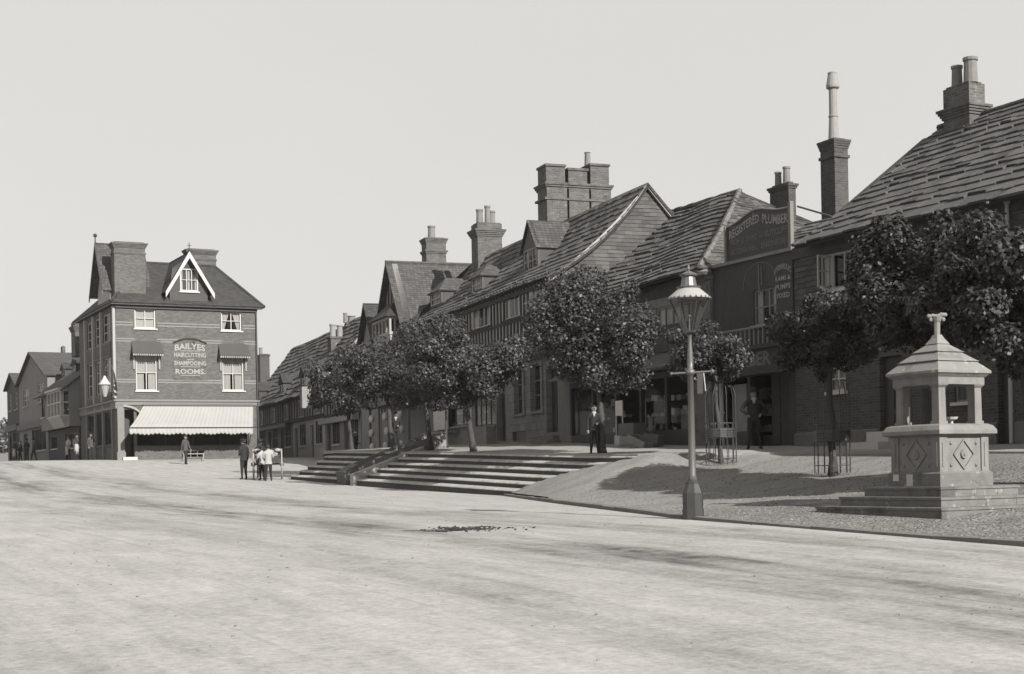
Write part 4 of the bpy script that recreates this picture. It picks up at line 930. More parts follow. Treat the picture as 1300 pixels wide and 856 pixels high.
for i in range(60):
    h = R.choice([hA, hB]); t = R.uniform(h[0]+.1, h[1]-.1); z = h[2]+.1+R.choice([0, .45, .9, 1.2])*(h[3]-h[2])/1.6; s = R.uniform(.03, .09); mb.box(W2+.2, W2+.3, t-s, t+s, z, z+s*R.uniform(.8, 2))
T.part('window_goods', mb, 'goods_light', kind='stuff')
mb = MB(); q = fw(F2, W2-.1, 551, 569, 513, 546); mb.box(W2-.12, W2-.08, *q); T.part('pale_poster', mb, 'poster', label='large pale poster board on the shop front')
mb = MB(); mb.box(W2-.5, W2+.04, q[0]-1.2, q[1]+.1, q[2]-.2, q[2]-.1); T.part('stall_board', mb, 'board_grey')
mb = MB(); mb.box(W2-.35, W2+.04, F2.at(627, 545, W2)[0], F2.at(605, 545, W2)[0], q[2]-.9, q[2]-.1); T.part('shop_stall', mb, 'board_grey')
# storeys above: jettied, close studded
zM = F2.at(690, 428, W2)[1]; zTop = zE4+.2
wj = W2-.35
hu = []
t = t4+.9
R = random.Random(2)
for (xL, xR) in ((676, 690), (641, 660), (600, 622), (560, 580)):
    hu.append(fw(F2, wj, xL, xR, 392 if xL > 630 else 405, 412 if xL > 630 else 425))
hu = [(a, b, zM+1.0, zM+1.95) for a, b, _, _ in hu]
hm = [(a, b, zG+.45, zM-.35) for a, b, _, _ in hu[:3]]
mb = MB(); wall(mb, ('w', wj), t4, t4e, zM, zTop, .3, hu); mb.box(wj+.3, W2+12, t4e-.3, t4e, zG, zTop); mb.box(W2+11.7, W2+12, t4+.3, t4e-.3, -.5, zTop)
wall(mb, ('w', W2-.05), t4+.0, t4e-.31, zG+.002, zM-.002, .3, hm)
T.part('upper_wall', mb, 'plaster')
mb = MB()
for z, wp, hh_ in ((zG, W2-.05, .24), (zM-.12, wj, .26), (zM+.8, wj, .12), (zM+2.1, wj, .12), (zTop-.5, wj, .16), (zG+.32, W2-.05, .1)): fbox(mb, ('w', wp), t4-.01, t4e, z, z+hh_, .002, .06)
t = t4+.02; i = 0
while t < t4e-.1:
    for z0_, z1_, wp, hol in ((zM+.1, zTop, wj, hu), (zG+.2, zM-.1, W2-.05, hm)):
        if not any(h[0]-.02 < t+.06 < h[1]+.02 for h in hol): fbox(mb, ('w', wp), t, t+.15, z0_, z1_, .001, .045)
        else:
            h = [h for h in hol if h[0]-.02 < t+.06 < h[1]+.02][0]; fbox(mb, ('w', wp), t, t+.15, z0_, h[2]-.05, .001, .045); fbox(mb, ('w', wp), t, t+.15, h[3]+.05, z1_, .001, .045)
    t += .40
mb.box(wj-.08, wj+.4, t4-.03, t4+.12, zM-.3, zTop)
T.part('timber_frame', mb, 'timber')
for j, h in enumerate(hu): window(T, ('w', wj), *h, cols=3, rows=1, fm='white_paint', rec=.01, cur='sides', sill='timber')
for j, h in enumerate(hm): window(T, ('w', W2-.05), *h, cols=3, rows=1, fm='dark_paint', rec=.01, sill='timber')
# gable end
wbk = wr4+(zr4-1.5)/sl; wbk = W2+12
zbk = zr4-sl*(wbk-wr4)
mb = MB(); th = .3
pts = [(wj+.02, zG), (wbk, zG), (wbk, max(zG+.1, zbk)), (wr4, zr4-.12), (W2+2.0, zE4+.40*1.0+(zr4-zE4)*.22), (wj+.02, zE4+.05)]
pts = [(wj+.05, zG-.0), (wbk, zG-.0), (wbk, max(zG+.1, zbk)), (wr4, zr4-.15)] 
def roofz(w, cv=.30):                       # catslide profile
    q = (w-we4)/(wr4-we4); return zE4+(zr4-zE4)*q-cv*4*q*(1-q)
prof = [(wr4+(wj+.05-wr4)*i/8, roofz(wr4+(wj+.05-wr4)*i/8)-.16) for i in range(1, 9)]
outl = pts+prof
mb.hexa([(s, t4, z) for s, z in outl], [(s, t4+th, z) for s, z in outl]); mb.box(W2, wbk, t4+.001, t4+th, -.6, zG-.001)
T.part('gable_wall', mb, 'dark_wall')
mb = MB()
zz = zG; 
R = random.Random(4); course = .15
while zz < zr4-.4:
    # right edge on the back slope, left edge on the catslide
    wl = wj+.05
    if roofz(wl)-.2 < zz+course:
        lo_, hi_ = wl, wr4
        for _ in range(20):
            mdl = (lo_+hi_)/2
            if roofz(mdl)-.2 < zz+course: lo_ = mdl
            else: hi_ = mdl
        wl = hi_
    wrt = min(wbk, wr4+(zr4-.15-zz-course)/sl)
    if wrt-wl < .1: break
    s = wl
    while s < wrt-.01:
        e = min(wrt, s+R.uniform(.22, .4)); t2 = R.uniform(.02, .036)
        mb.hexa([(s, t4-.002, zz+R.uniform(-.01, .01)), (e, t4-.002, zz), (e, t4-.002, zz+course), (s, t4-.002, zz+course)], [(s, t4-t2, zz+R.uniform(-.01, .01)), (e, t4-t2, zz), (e, t4-.006, zz+course), (s, t4-.006, zz+course)]); s = e
    zz += course
T.part('tile_hanging', mb, 'tile_hung_mid')
mb = MB()
for i in range(10):
    wa, wb2 = we4-.05+(wr4-we4)*i/10, we4-.05+(wr4-we4)*(i+1)/10; za_, zb2 = roofz(wa), roofz(wb2)
    mb.hexa([(wa, t4-.16, za_-.20), (wb2, t4-.16, zb2-.20), (wb2, t4-.04, zb2-.20), (wa, t4-.04, za_-.20)], [(wa, t4-.16, za_-.02), (wb2, t4-.16, zb2-.02), (wb2, t4-.04, zb2-.02), (wa, t4-.04, za_-.02)])
mb.hexa([(wr4, t4-.16, zr4-.2), (wbk, t4-.16, zbk-.2), (wbk, t4-.04, zbk-.2), (wr4, t4-.04, zr4-.2)], [(wr4, t4-.16, zr4-.02), (wbk, t4-.16, zbk-.02), (wbk, t4-.04, zbk-.02), (wr4, t4-.04, zr4-.02)])
T.part('bargeboard', mb, 'cream_paint')
mb = MB(); th4 = F2.at(601, 322, wr4)[0]; slab_roof(mb, (we4-.05, t4e+.2, zE4), (we4-.05, t4-.2, zE4), (wr4, t4-.2, zr4), (wr4, th4, zr4), course=.42, wid=.5, th=.05, sag=.06, seed=21, curve=.30)
T.part('roof', mb, ['slab', 'roof_under'])
mb = MB(); mb.slabpoly([(wr4, th4, zr4), (wr4, t4-.2, zr4), (wbk+.3, t4-.2, zbk-.1), (wbk+.3, t4e+.2, zbk-.1)], .1); mb.slabpoly([(we4, t4e+.2, zE4), (wr4, th4, zr4), (wbk+.3, t4e+.2, zbk-.1)], .1); T.part('back_roof', mb, 'plain_tile')
# dormers
d0 = F2.at(683, 345, 22.2); d1 = F2.at(664, 345, 22.2)
dormer(T, 22.2, d0[0], d1[0], d0[1]-.1, F2.at(684, 309, 22.2)[1], F2.at(673, 279, 22.2)[1], wr4-.4, 'plain_tile_light', 'tile_hung_mid', cols=3, cur='sides', fm='cream_paint')
for (xa, xb, yb, ye, ya) in ((612, 598, 372, 347, 332), (560, 546, 388, 366, 349)):
    a = F2.at(xa, yb, 22.0); b = F2.at(xb, yb, 22.0); dormer(T, 22.0, a[0], b[0], a[1], F2.at(xa, ye, 22.0)[1], F2.at(xa, ya, 22.0)[1], 24.6, 'plain_tile_light', 'tile_hung_mid', hip=.7, cur='full')
# the great stack: one body, three shafts
w0 = wr4-.5; tS, zS = F2.at(692, 232, w0); tS1 = tS+1.15; w1 = F2.att(776, 232, tS)[0]
mb = MB(); zS -= .25; mb.box(w0+.04, w1-.04, tS+.14, tS1-.1, 6.5, zS)
for i in range(3):
    for k_ in range(3):
        a = w0+(w1-w0)*k_/3+.045; b = w0+(w1-w0)*(k_+1)/3-.045; q = .045*(i+1)-.03; mb.box(a-q, b+q, tS-.05*(i+1), tS1+.05*(i+1)-.001*k_, zS+i*.09, zS+(i+1)*.09+.001+.0005*k_)
for z_ in (zS-.5,):
    mb.box(w0-.06, w1+.06, tS-.11, tS1+.02, z_, z_+.10)
for i, (dz) in enumerate((1.0, .95, 1.15)):
    a = w0+(w1-w0)*(i/3)+.08; b = w0+(w1-w0)*((i+1)/3)-.08; Zt = zS+.27+(.75, .62, .88)[i]; mb.box(a-.0, b, tS+.06, tS1-.06, zS+.27, Zt); mb.box(a-.05, b+.05, tS, tS1, Zt, Zt+.1)
for i in range(3):
    a = w0+(w1-w0)*(i/3)+.10; b = w0+(w1-w0)*((i+1)/3)-.05; a -= .05; mb.box(a, b, tS-.06, tS+.138, 6.5, zS-.002)
c = T.part('great_chimney', mb, 'brick_mid')
mb = MB(); a = w0+(w1-w0)*.72; mb.lathe(a, (tS+tS1)/2, [(.15, zS+1.2), (.13, zS+1.8), (.16, zS+1.85), (.12, zS+1.85)], 10); T.part('chimney_pot', mb, 'pot', c)
chim_px(T, F2, wr4-.6, 598, 606, 637, 283, 7, caps=((.0, .0, .01), (.30, .18, .36)), pots=((.25, .6, .16, .75), (.75, .6, .17, .7), (.5, .3, .14, .9)))
T5c = None

# ---------------------------------------------------------------- B5: tall house, gable to the street
tc5 = F2.at(497, 332, W2)[0]; t5a = t4e+.25; t5b = 2*tc5-t5a; zA5 = F2.at(497, 333, W2)[1]; zE5 = F2.at(515, 410, W2)[1]
T = Thing(F2, W2, t5a, 1.2, 'gabled_tiled_house', 'tall house with a plain tiled roof whose gable faces the street', 'house')
sl5 = (zA5-zE5)/(tc5-t5a)
mb = MB(); hh = [(tc5-1.2, tc5+1.2, zE5-1.0, zE5+.6)]
wall(mb, ('w', W2), t5a, t5b, -.8, zE5, .3, []); mb.hexa([(W2, t5a, zE5), (W2, t5b, zE5), (W2, tc5, zA5)], [(W2+.3, t5a, zE5), (W2+.3, t5b, zE5), (W2+.3, tc5, zA5)])
mb.box(W2+.3, 31, t5a, t5a+.3, -.8, zE5); mb.box(W2+.3, 31, t5b-.3, t5b, -.8, zE5); mb.box(30.7, 31, t5a+.3, t5b-.3, -.8, zE5); mb.hexa([(30.7, t5a, zE5), (30.7, t5b, zE5), (30.7, tc5, zA5)], [(31, t5a, zE5), (31, t5b, zE5), (31, tc5, zA5)])
T.part('wall', mb, 'plaster_dim')
mb = MB(); o = .25; f = W2-.35
mb.slabpoly([(f, t5a-o, zE5-sl5*o), (31.2, t5a-o, zE5-sl5*o), (31.2, tc5, zA5), (f, tc5, zA5)], .1); mb.slabpoly([(f, t5b+o, zE5-sl5*o), (f, tc5, zA5), (31.2, tc5, zA5), (31.2, t5b+o, zE5-sl5*o)], .1); mb.tube((f, tc5, zA5), (31.2, tc5, zA5), .09, .09, 8)
T.part('roof', mb, 'plain_tile_light')
mb = MB(); fbox(mb, ('w', W2), t5a+.02, t5b-.02, zE5-.1, zE5+.12, .002, .08)
for i in range(9): t = t5a+.1+i*(t5b-t5a-.3)/8; fbox(mb, ('w', W2), t, t+.15, 3.5, zE5+min(t-t5a, t5b-t)*sl5*.9, .001, .05)
fbox(mb, ('w', W2), t5a, t5b, 4.6, 4.85, .002, .08); T.part('timber_frame', mb, 'timber')
# oriel under its own little roof
oz0, oz1 = F2.at(495, 428, W2)[1], F2.at(495, 411, W2)[1]; oa, ob = t5a+.7, t5b-.9
mb = MB(); mb.box(W2-.7, W2-.09, oa, ob, oz0-.1, oz0+.05); mb.box(W2-.7, W2-.09, oa, ob, oz1, oz1+.12)
for t in rng(oa+.05, ob-.05, 5): mb.box(W2-.7, W2-.6, t-.05, t+.05, oz0+.05, oz1)
for w in (W2-.4,): mb.box(w-.04, w+.04, oa, oa+.08, oz0+.05, oz1)
mb.box(W2-.65, W2-.09, oa+.05, ob-.05, oz0-.9, oz0-.1)
o_ = T.part('oriel', mb, 'cream_paint')
g = MB(); g.quad((W2-.64, oa, oz0), (W2-.64, ob, oz0), (W2-.64, ob, oz1), (W2-.64, oa, oz1)); g.quad((W2-.64, oa+.03, oz0), (W2-.1, oa+.03, oz0), (W2-.1, oa+.03, oz1), (W2-.64, oa+.03, oz1)); T.part('pane', g, 'glass', o_)
g = MB(); zt = F2.at(495, 388, W2)[1]; g.hexa([(W2-.95, oa-.2, oz1+.12), (W2-.09, oa-.2, oz1+.12), (W2-.09, ob+.2, oz1+.12), (W2-.95, ob+.2, oz1+.12)], [(W2-.15, oa+1.2, zt), (W2-.09, oa+1.2, zt), (W2-.09, ob-1.2, zt), (W2-.15, ob-1.2, zt)]); T.part('oriel_roof', g, 'plain_tile', o_)
t0, zt = F2.at(543, 332, 24.5)
chim_px(T, F2, 26.5, 535, 541, 566, 302, 9, caps=((.0, .12, .3), (.75, .1, .2)), pots=((.4, .5, .22, .8),))

# ---------------------------------------------------------------- B6: second gable beyond
tc6 = F2.at(483, 380, W2)[0]; t6a = t5b+.15; t6b = 2*tc6-t6a if 2*tc6-t6a > t6a+3 else t6a+4.4; tc6 = (t6a+t6b)/2; zA6 = F2.at(482, 381, W2)[1]; zE6 = zA6-2.9; sl6 = 2.9/(tc6-t6a)
T = Thing(F2, W2, t6a, 1.2, 'gabled_narrow_house', 'narrow dark gabled house half hidden behind tree crowns', 'house')
mb = MB(); wall(mb, ('w', W2), t6a, t6b, -.6, zE6, .3); mb.hexa([(W2, t6a, zE6), (W2, t6b, zE6), (W2, tc6, zA6)], [(W2+8, t6a, zE6), (W2+8, t6b, zE6), (W2+8, tc6, zA6)]); mb.box(W2+.3, W2+8, t6a, t6b, -.6, zE6); T.part('wall', mb, 'plaster_dim')
mb = MB(); mb.slabpoly([(f, t6a-.1, zE6), (W2+8, t6a-.1, zE6), (W2+8, tc6, zA6+.1), (f, tc6, zA6+.1)], .1); mb.slabpoly([(f, t6b+.2, zE6-.2), (f, tc6, zA6+.1), (W2+8, tc6, zA6+.1), (W2+8, t6b+.2, zE6-.2)], .1); T.part('roof', mb, 'plain_tile')
for i in range(2): window(T, ('w', W2), tc6-1.3+i*1.5, tc6-.2+i*1.5, zE6-1.6, zE6-.3, cols=2, rows=2, rec=-.06, back=False, sill=None)

# ---------------------------------------------------------------- B7..B9: low houses of the far row
xs_ = [t6b+.1, F2.at(413, 560, W2)[0], F2.at(372, 560, W2)[0], F2.at(328, 560, W2)[0]+6]
zE7 = F2.at(380, 500, W2-.4)[1]
lab = ['low slab roofed house with a tall stack and dormers, behind the left tree crowns', 'low slab roofed house with black and white timbering, middle of the far row', 'low slab roofed house beside the passage by the hairdresser corner building']
rid = [(414, 427), (385, 434), (345, 453)]
R = random.Random(31)
for i in range(3):
    a, b = xs_[i]+.03, xs_[i+1]-.03
    wr7 = W2+(4.6, 4.4, 4.2)[i]; zr7 = F2.at(*((407, 426), (381, 436), (345, 454))[i], wr7)[1]
    T = Thing(F2, W2, a, 1.3, 'low_slab_house', lab[i], 'house', 'low houses of the far row')
    hol = []; n = max(2, int((b-a)/4)); zg = lerp_tab([(70, .9), (90, 1.3), (130, 1.5)], a)
    hsz = 1.1
    up_ = [(a+(b-a)*(j+.3)/n, a+(b-a)*(j+.62)/n, zE7-1.5, zE7-.45) for j in range(n)]
    dn = [(a+(b-a)*(j+.15)/n, a+(b-a)*(j+.55)/n, zg+.9, zg+2.4) for j in range(n)]; dr = [(a+(b-a)*(j+.68)/n, a+(b-a)*(j+.68)/n+1.0, zg, zg+2.2) for j in range(n)]
    shell(T, W2, W2+8.4, a, b, -.4, zE7, 'plaster' if i == 1 else 'plaster_dim', hw=up_+dn+dr, gable=(wr7, zr7-.1))
    for h in up_: window(T, ('w', W2), *h, cols=3, rows=1, cur=R.choice(['sides', None, 'full']), rec=.03, sill=None)
    for h in dn: window(T, ('w', W2), *h, cols=4, rows=2, fm='dark_paint', rec=.03, name='shop_window')
    for h in dr:
        mb = MB(); fbox(mb, ('w', W2), h[0], h[1], h[2], h[3], -.2, -.14); T.part('door', mb, 'dark_paint')
    mb = MB(); t = a
    fbox(mb, ('w', W2), a, b, zg+2.55, zg+2.8, .002, .09); fbox(mb, ('w', W2), a, b, zE7-.3, zE7-.15, .002, .06)
    while t < b-.1:
        inh = [h for h in up_ if h[0]-.2 < t < h[1]]; 
        if not inh: fbox(mb, ('w', W2), t, t+.18, zg+2.8, zE7-.1, .001, .05)
        t += .85
    T.part('timber_frame', mb, 'timber')
    if i != 1:
        mb = MB(); fbox(mb, ('w', W2), a+.1, b-.1, zg+2.3 if i else zg+2.2, zg+2.54, .1, .5); T.part('shop_fascia', mb, 'dark_paint' if i else 'board_grey')
    mb = MB(); slab_roof(mb, (W2-.45, b+.1, zE7-.12), (W2-.45, a-.1, zE7-.12), (wr7, a-.1, zr7), (wr7, b+.1, zr7), course=.5, wid=.7, th=.07, sag=.18, seed=40+i); T.part('roof', mb, ['slab', 'roof_under'])
    mb = MB(); mb.slabpoly([(wr7, b+.1, zr7), (wr7, a-.1, zr7), (W2+8.8, a-.1, zE7-.1), (W2+8.8, b+.1, zE7-.1)], .1); T.part('back_roof', mb, 'plain_tile')
    if i < 2:
        mb = MB(); p = Vector((W2-.4, a, zE7)); q = Vector((wr7, a, zr7+.1))
        for j in range(10): mb.tube(p.lerp(q, j/10)+Vector((0, 0, .04)), p.lerp(q, (j+1)/10)+Vector((0, 0, .04)), .09, .09, 5)
        T.part('verge_mortar', mb, 'cream_paint')
    nd = 2
    for j in range(nd):
        tc = a+(b-a)*(j+.5)/nd; zz = zE7+.45; dormer(T, W2+.25, tc-.85, tc+.85, zz, zz+.95, zz+1.6, W2+3.0, 'plain_tile', 'tile_hung', hip=.01, win=True, cur=None, fm='grey_paint')
    if i == 0:
        chim_px(T, F2, wr7-2.2, 416, 420, 438, 428, zE7+.3, m='brick_mid', caps=((.0, .05, .1),), pots=((.25, .5, .2, .9), (.75, .5, .2, .85)), pot='pot_light')
        chim_px(T, F2, wr7-.6, 437, 440, 453, 410, zE7+1, m='brick_mid', caps=((.0, .0, .01), (.2, .1, .25)), pots=((.6, .5, .26, .5), (.0, .5, .14, .7)))
    if i == 2: chim_px(T, F2, wr7+.6, 325, 330, 342, 450, zE7+1, m='brick_dark', caps=((.0, .08, .2),), pots=((.3, .5, .17, .7),))
# hanging lamp-box sign on the far row
a = F2.at(386, 505, W2-1.1); mb = MB(); mb.box(W2-1.3, W2-.7, a[0]-.35, a[0]+.35, F2.at(386, 519, W2-1)[1], F2.at(386, 492, W2-1)[1]); mb.box(W2-.7, W2, a[0]-.03, a[0]+.03, a[1]+.3, a[1]+.36)
single(F2, W2, a[0], a[1], 'box_sign', mb, 'board_grey', 'projecting pale box sign on the front of the far row', 'sign')
# ---------------------------------------------------------------- the hairdresser's corner building
TC, WC = 91.1, 19.5
wR = F1.att(327, 450, TC)[0]; tL = F1.at(101, 450, WC)[0]
zb = F1.att(240, 583, TC)[1]; zE = F1.att(148, 386.5, TC)[1]; zcor = F1.att(240, 509, TC)[1]
T = Thing(F1, WC, TC, zb, 'corner_building', 'three storey brick hairdressing shop on the street corner, with a wide pale striped awning', 'building')
def fp(xL, xR, yT, yB, t=TC): return ft(F1, t, xL, xR, yT, yB)
u1, u2 = fp(171, 198, 391, 417), fp(281, 307, 395, 420); l1, l2 = fp(173, 200, 450, 496), fp(283, 310, 453, 496)
sh = fp(174, 316, 522, 566); dr = fp(153.5, 171, 520, 578)
dr = (WC+.45, dr[1], zb+.18, dr[3]); cel = fp(233, 260, 572, 581)
mb = MB(); wall(mb, ('t', TC), WC, wR, zcor+.02, zE, .3, [u1, u2, l1, l2]); wall(mb, ('t', TC), WC, wR, zb-.8, zcor+.018, .3, [sh, dr, cel])
mb.box(wR-.3, wR, TC+.3, tL, zb-.8, zE); mb.box(WC, wR-.3, tL-.3, tL, zb-.8, zE)
# side face: three bays of tall windows on each floor, above a shop front
bx = [(131.5, 140.5), (121.5, 129.5), (111.5, 119.5)]
hu_, hl_, hg_ = [], [], []
for a, b in bx:
    t0, t1 = F1.at(b, 450, WC)[0], F1.at(a, 450, WC)[0]; xm = 136
    hu_.append((t0, t1, F1.at(xm, 434, WC)[1], F1.at(xm, 399, WC)[1])); hl_.append((t0, t1, F1.at(xm, 499, WC)[1], F1.at(xm, 455, WC)[1]))
    hg_.append((t0-.3, t1+.3, zb+1.0, zcor-.55))
wall(mb, ('w', WC), TC+.3, tL-.3, zcor+.02, zE, .28, hu_+hl_); wall(mb, ('w', WC), TC+.3, tL-.3, zb-.8, zcor+.018, .28, hg_)
T.part('wall', mb, 'brick_corner')
window(T, ('t', TC), *u1, cols=2, rows=2, cur='full', rec=.1, fw=.09); window(T, ('t', TC), *u2, cols=2, rows=2, cur='tied', rec=.1, fw=.09)
for h in (l1, l2): window(T, ('t', TC), *h, cols=2, rows=2, cur='blindtied', rec=.1, fw=.08)
window(T, ('t', TC), *sh, cols=4, rows=1, fm='dark_paint', rec=.12, name='shop_window', sill=None); window(T, ('t', TC), *cel, cols=3, rows=1, fm='grey_paint', rec=.03, sill=None, fw=.04, name='cellar_window')
for h in hu_+hl_: window(T, ('w', WC), *h, cols=2, rows=3, rec=.05, cur='full' if h in hl_[:2] else None, sill=None)
for h in hg_: window(T, ('w', WC), *h, cols=3, rows=1, fm='dark_paint', rec=.05, sill='dark_paint', name='shop_window')
for h in hu_+hl_:
    mb = MB(); fbox(mb, ('w', WC), h[0]-.1, h[1]+.1, h[2]-1.0, h[2]-.1, .003, .09); n = 7
    for i in range(n): t = h[0]-.05+(h[1]-h[0]+.1)*(i+.5)/n; fbox(mb, ('w', WC), t-.03, t+.03, h[2]-.95, h[2]-.15, .09, .13)
    T.part('spandrel', mb, 'grey_paint')
for t in [TC+.18]+[ (hu_[i][1]+hu_[i+1][0])/2 for i in (0, 1)]+[hu_[2][1]+.35]: mb = MB(); fbox(mb, ('w', WC), t-.14, t+.14, zcor+.1, zE-.1, .003, .16); T.part('pilaster', mb, 'cream_paint')
mb = MB(); zf2 = F1.att(200, 433, TC)[1]
for y in (411.5, 415, 432, 435, 483, 486):
    z = F1.att(240, y, TC)[1]; 
    if y < 420: z += .0
    cuts = [(WC+.02, l1[0]-.03), (l1[1]+.03, l2[0]-.03), (l2[1]+.03, wR)] if y > 420 else [(WC+.02, u1[0]-.1), (u1[1]+.1, u2[0]-.1), (u2[1]+.1, wR)]
    for a, b in cuts: fbox(mb, ('t', TC), a, b, z-.035, z+.035, .001, .012)
T.part('string_course', mb, 'band_brick')
mb = MB(); fbox(mb, ('t', TC), WC-.12, wR+.05, zcor-.06, zcor+.06, .002, .14); fbox(mb, ('t', TC), WC-.04, wR+.02, zcor-.28, zcor-.061, .002, .07); fbox(mb, ('w', WC), TC-.1, tL, zcor-.06, zcor+.06, .002, .18); fbox(mb, ('w', WC), TC-.05, tL, zcor-.5, zcor-.061, .002, .10)
T.part('cornice', mb, 'grey_paint')
mb = MB(); fbox(mb, ('t', TC), WC-.3, wR+.3, zE-.02, zE+.14, .002, .32); fbox(mb, ('w', WC), TC-.3, tL, zE-.02, zE+.14, .002, .32); fbox(mb, ('t', TC), WC, wR, zE-.2, zE-.021, .002, .12); T.part('eaves_gutter', mb, 'dark_paint')
mb = MB(); t = MB()                         # corner post, doorway, arched bracket
mb.box(WC+.0, WC+.4, TC-.10, TC-.002, zb-.1, zcor-.3); mb.box(WC-.06, WC+.46, TC-.14, TC-.002, zb-.1, zb+.5)
T.part('corner_post', mb, 'grey_paint')
for s_ in [hg_[0][0]-.15]+[(hg_[i][1]+hg_[i+1][0])/2 for i in (0, 1)]+[hg_[2][1]+.15]: mb = MB(); fbox(mb, ('w', WC), s_-.1, s_+.1, zb-.2, zcor-.5, .002, .12); T.part('shop_pilaster', mb, 'grey_paint')
mb = MB(); fbox(mb, ('t', TC), dr[0], dr[1], dr[2], dr[3], -.9, -.85); fbox(mb, ('t', TC), dr[0]+.1, dr[1]-.1, dr[2]+.3, dr[2]+1.0, -.85, -.83); T.part('door', mb, 'dark_paint')
mb = MB(); fbox(mb, ('t', TC), dr[0]-.2, dr[1]+.1, zb-.3, zb+.17, -.3, .35); T.part('doorstep', mb, 'white_paint')
mb = MB(); c0 = dr[0]-.1; 
for i in range(9):
    a, b = PI/2*i/9, PI/2*(i+1)/9; r = 1.25; mb.tube((c0+r*math.sin(a), TC-.12, zcor-.35-r*.75*(1-math.cos(a))), (c0+r*math.sin(b), TC-.12, zcor-.35-r*.75*(1-math.cos(b))), .07, .07, 6)
T.part('arched_bracket', mb, 'cream_paint')
# painted panel
pn = fp(220.5, 263, 434, 483); pc = F1.att(241, 430.5, TC)[1]
mb = MB(); a, b, z0, z1 = pn; N_ = 12
lo = [(a, TC-.003, z0), (b, TC-.003, z0)]+[(b+(a-b)*i/N_, TC-.003, z1-.12+(pc-z1+.12)*(1-(2*i/N_-1)**2)) for i in range(N_+1)]
mb.hexa(lo, [(x, y-.014, z) for x, y, z in lo]); p_ = T.part('painted_panel', mb, 'brick_mid')
mb = MB()
for i in range(N_): 
    x0, _, q0 = lo[2+i]; x1, _, q1 = lo[3+i]; mb.tube((x0, TC-.04, q0+.02), (x1, TC-.04, q1+.02), .05, .05, 5)
T.part('label_mould', mb, 'dark_paint')
mb = MB(); H = z1-z0; ff = ('t', TC-.018)
lettering(mb, ff, 'BAILYES', a+.1, b-.1, z1-.52, z1-.14, d=.006, bold=.025, bend=lambda x, y: .12*(1-(2*x-1)**2)-.08)
lettering(mb, ff, 'HAIRCUTTING', a+.05, b-.05, z1-.98, z1-.70, d=.006, bold=.025); lettering(mb, ff, 'SHAMPOOING', a+.05, b-.05, z1-1.50, z1-1.22, d=.006, bold=.025); lettering(mb, ff, 'ROOMS.', a+.12, b-.1, z1-2.05, z1-1.72, d=.006, bold=.025)
lettering(mb, ff, 'and', a+.85, b-.85, z1-1.16, z1-1.06, d=.006, bold=.03)
for z in (z1-.60, z1-1.60, z1-2.15): mb.box(a+.45, b-.45, TC-.024, TC-.019, z, z+.035)
T.part('lettering', mb, 'letter', p_)
# window hoods
for h in (l1, l2):
    mb = MB(); z0 = h[3]-.02; a, b = h[0]-.3, h[1]+.3
    mb.hexa([(a, TC-.55, z0), (b, TC-.55, z0), (b, TC-.003, z0), (a, TC-.003, z0)], [(a, TC-.55, z0+.08), (b, TC-.55, z0+.08), (b-.08, TC-.003, z0+.85), (a+.08, TC-.003, z0+.85)])
    d = T.part('window_hood', mb, 'awning_dark'); k = MB()
    for s in (h[0]-.17, h[1]+.09):
        k.box(s, s+.08, TC-.1, TC-.003, z0-.9, z0); k.box(s, s+.08, TC-.5, TC-.1, z0-.08, z0-.001)
    n = 14
    for i in range(n): s = a+(b-a)*(i+.5)/n; k.box(s-.04, s+.04, TC-.56, TC-.54, z0-.10, z0)
    T.part('hood_bracket', k, 'cream_paint', d)
# shop awning, striped with scalloped edge
A0 = F1.att(181, 516, TC); A1 = F1.att(320.5, 516, TC); to = TC-1.75; B0 = F1.att(164.5, 545, to); B1 = F1.att(321, 541, to); zt = A0[1]; zo = B0[1]+.1
mb = MB(); N_ = 60
top = [(A0[0]+(A1[0]-A0[0])*i/N_, TC-.16, zt) for i in range(N_+1)]; bot = [(B0[0]+(B1[0]-B0[0])*i/N_, to, zo+.03*math.sin(i*.6)) for i in range(N_+1)]
mid = [tuple((Vector(p)+Vector(q))/2-Vector((0, 0, .10))) for p, q in zip(top, bot)]; q1 = [tuple(Vector(p)*.75+Vector(q)*.25-Vector((0, 0, .075))) for p, q in zip(top, bot)]; q3 = [tuple(Vector(p)*.25+Vector(q)*.75-Vector((0, 0, .075))) for p, q in zip(top, bot)]
val = [(p[0], to-.01, p[2]-(.42 if i % 2 else .34)) for i, p in enumerate(bot)]
rows = [top, q1, mid, q3, bot, val]; vs = [p for r in rows for p in r]; n = N_+1
fs = [(j*n+i, (j+1)*n+i, (j+1)*n+i+1, j*n+i+1) for j in range(5) for i in range(N_)]
k = len(vs); vs += [(x, y+.03, z-.03) for x, y, z in vs]; fs += [tuple(reversed([q+k for q in f])) for f in fs]
mb.add(vs, fs, 0); mb.m = [(i % N_)//1 % 2 for i in range(len(fs))]
aw = T.part('shop_awning', mb, ['awning', 'awning_stripe'], smooth=True)
mb = MB(); 
for s in (A0[0]+.1, A1[0]-.05): mb.tube((s, TC-.05, zt-1.3), (s+(B0[0]-A0[0])*.8*(s < 22), to+.05, zo), .025, .025, 6)
mb.tube((B0[0], to, zo-.02), (B1[0], to, zo-.02), .04, .04, 6); mb.tube((A0[0], TC-.1, zt+.06), (A1[0], TC-.1, zt+.06), .09, .09, 8)
T.part('awning_frame', mb, 'iron', aw)
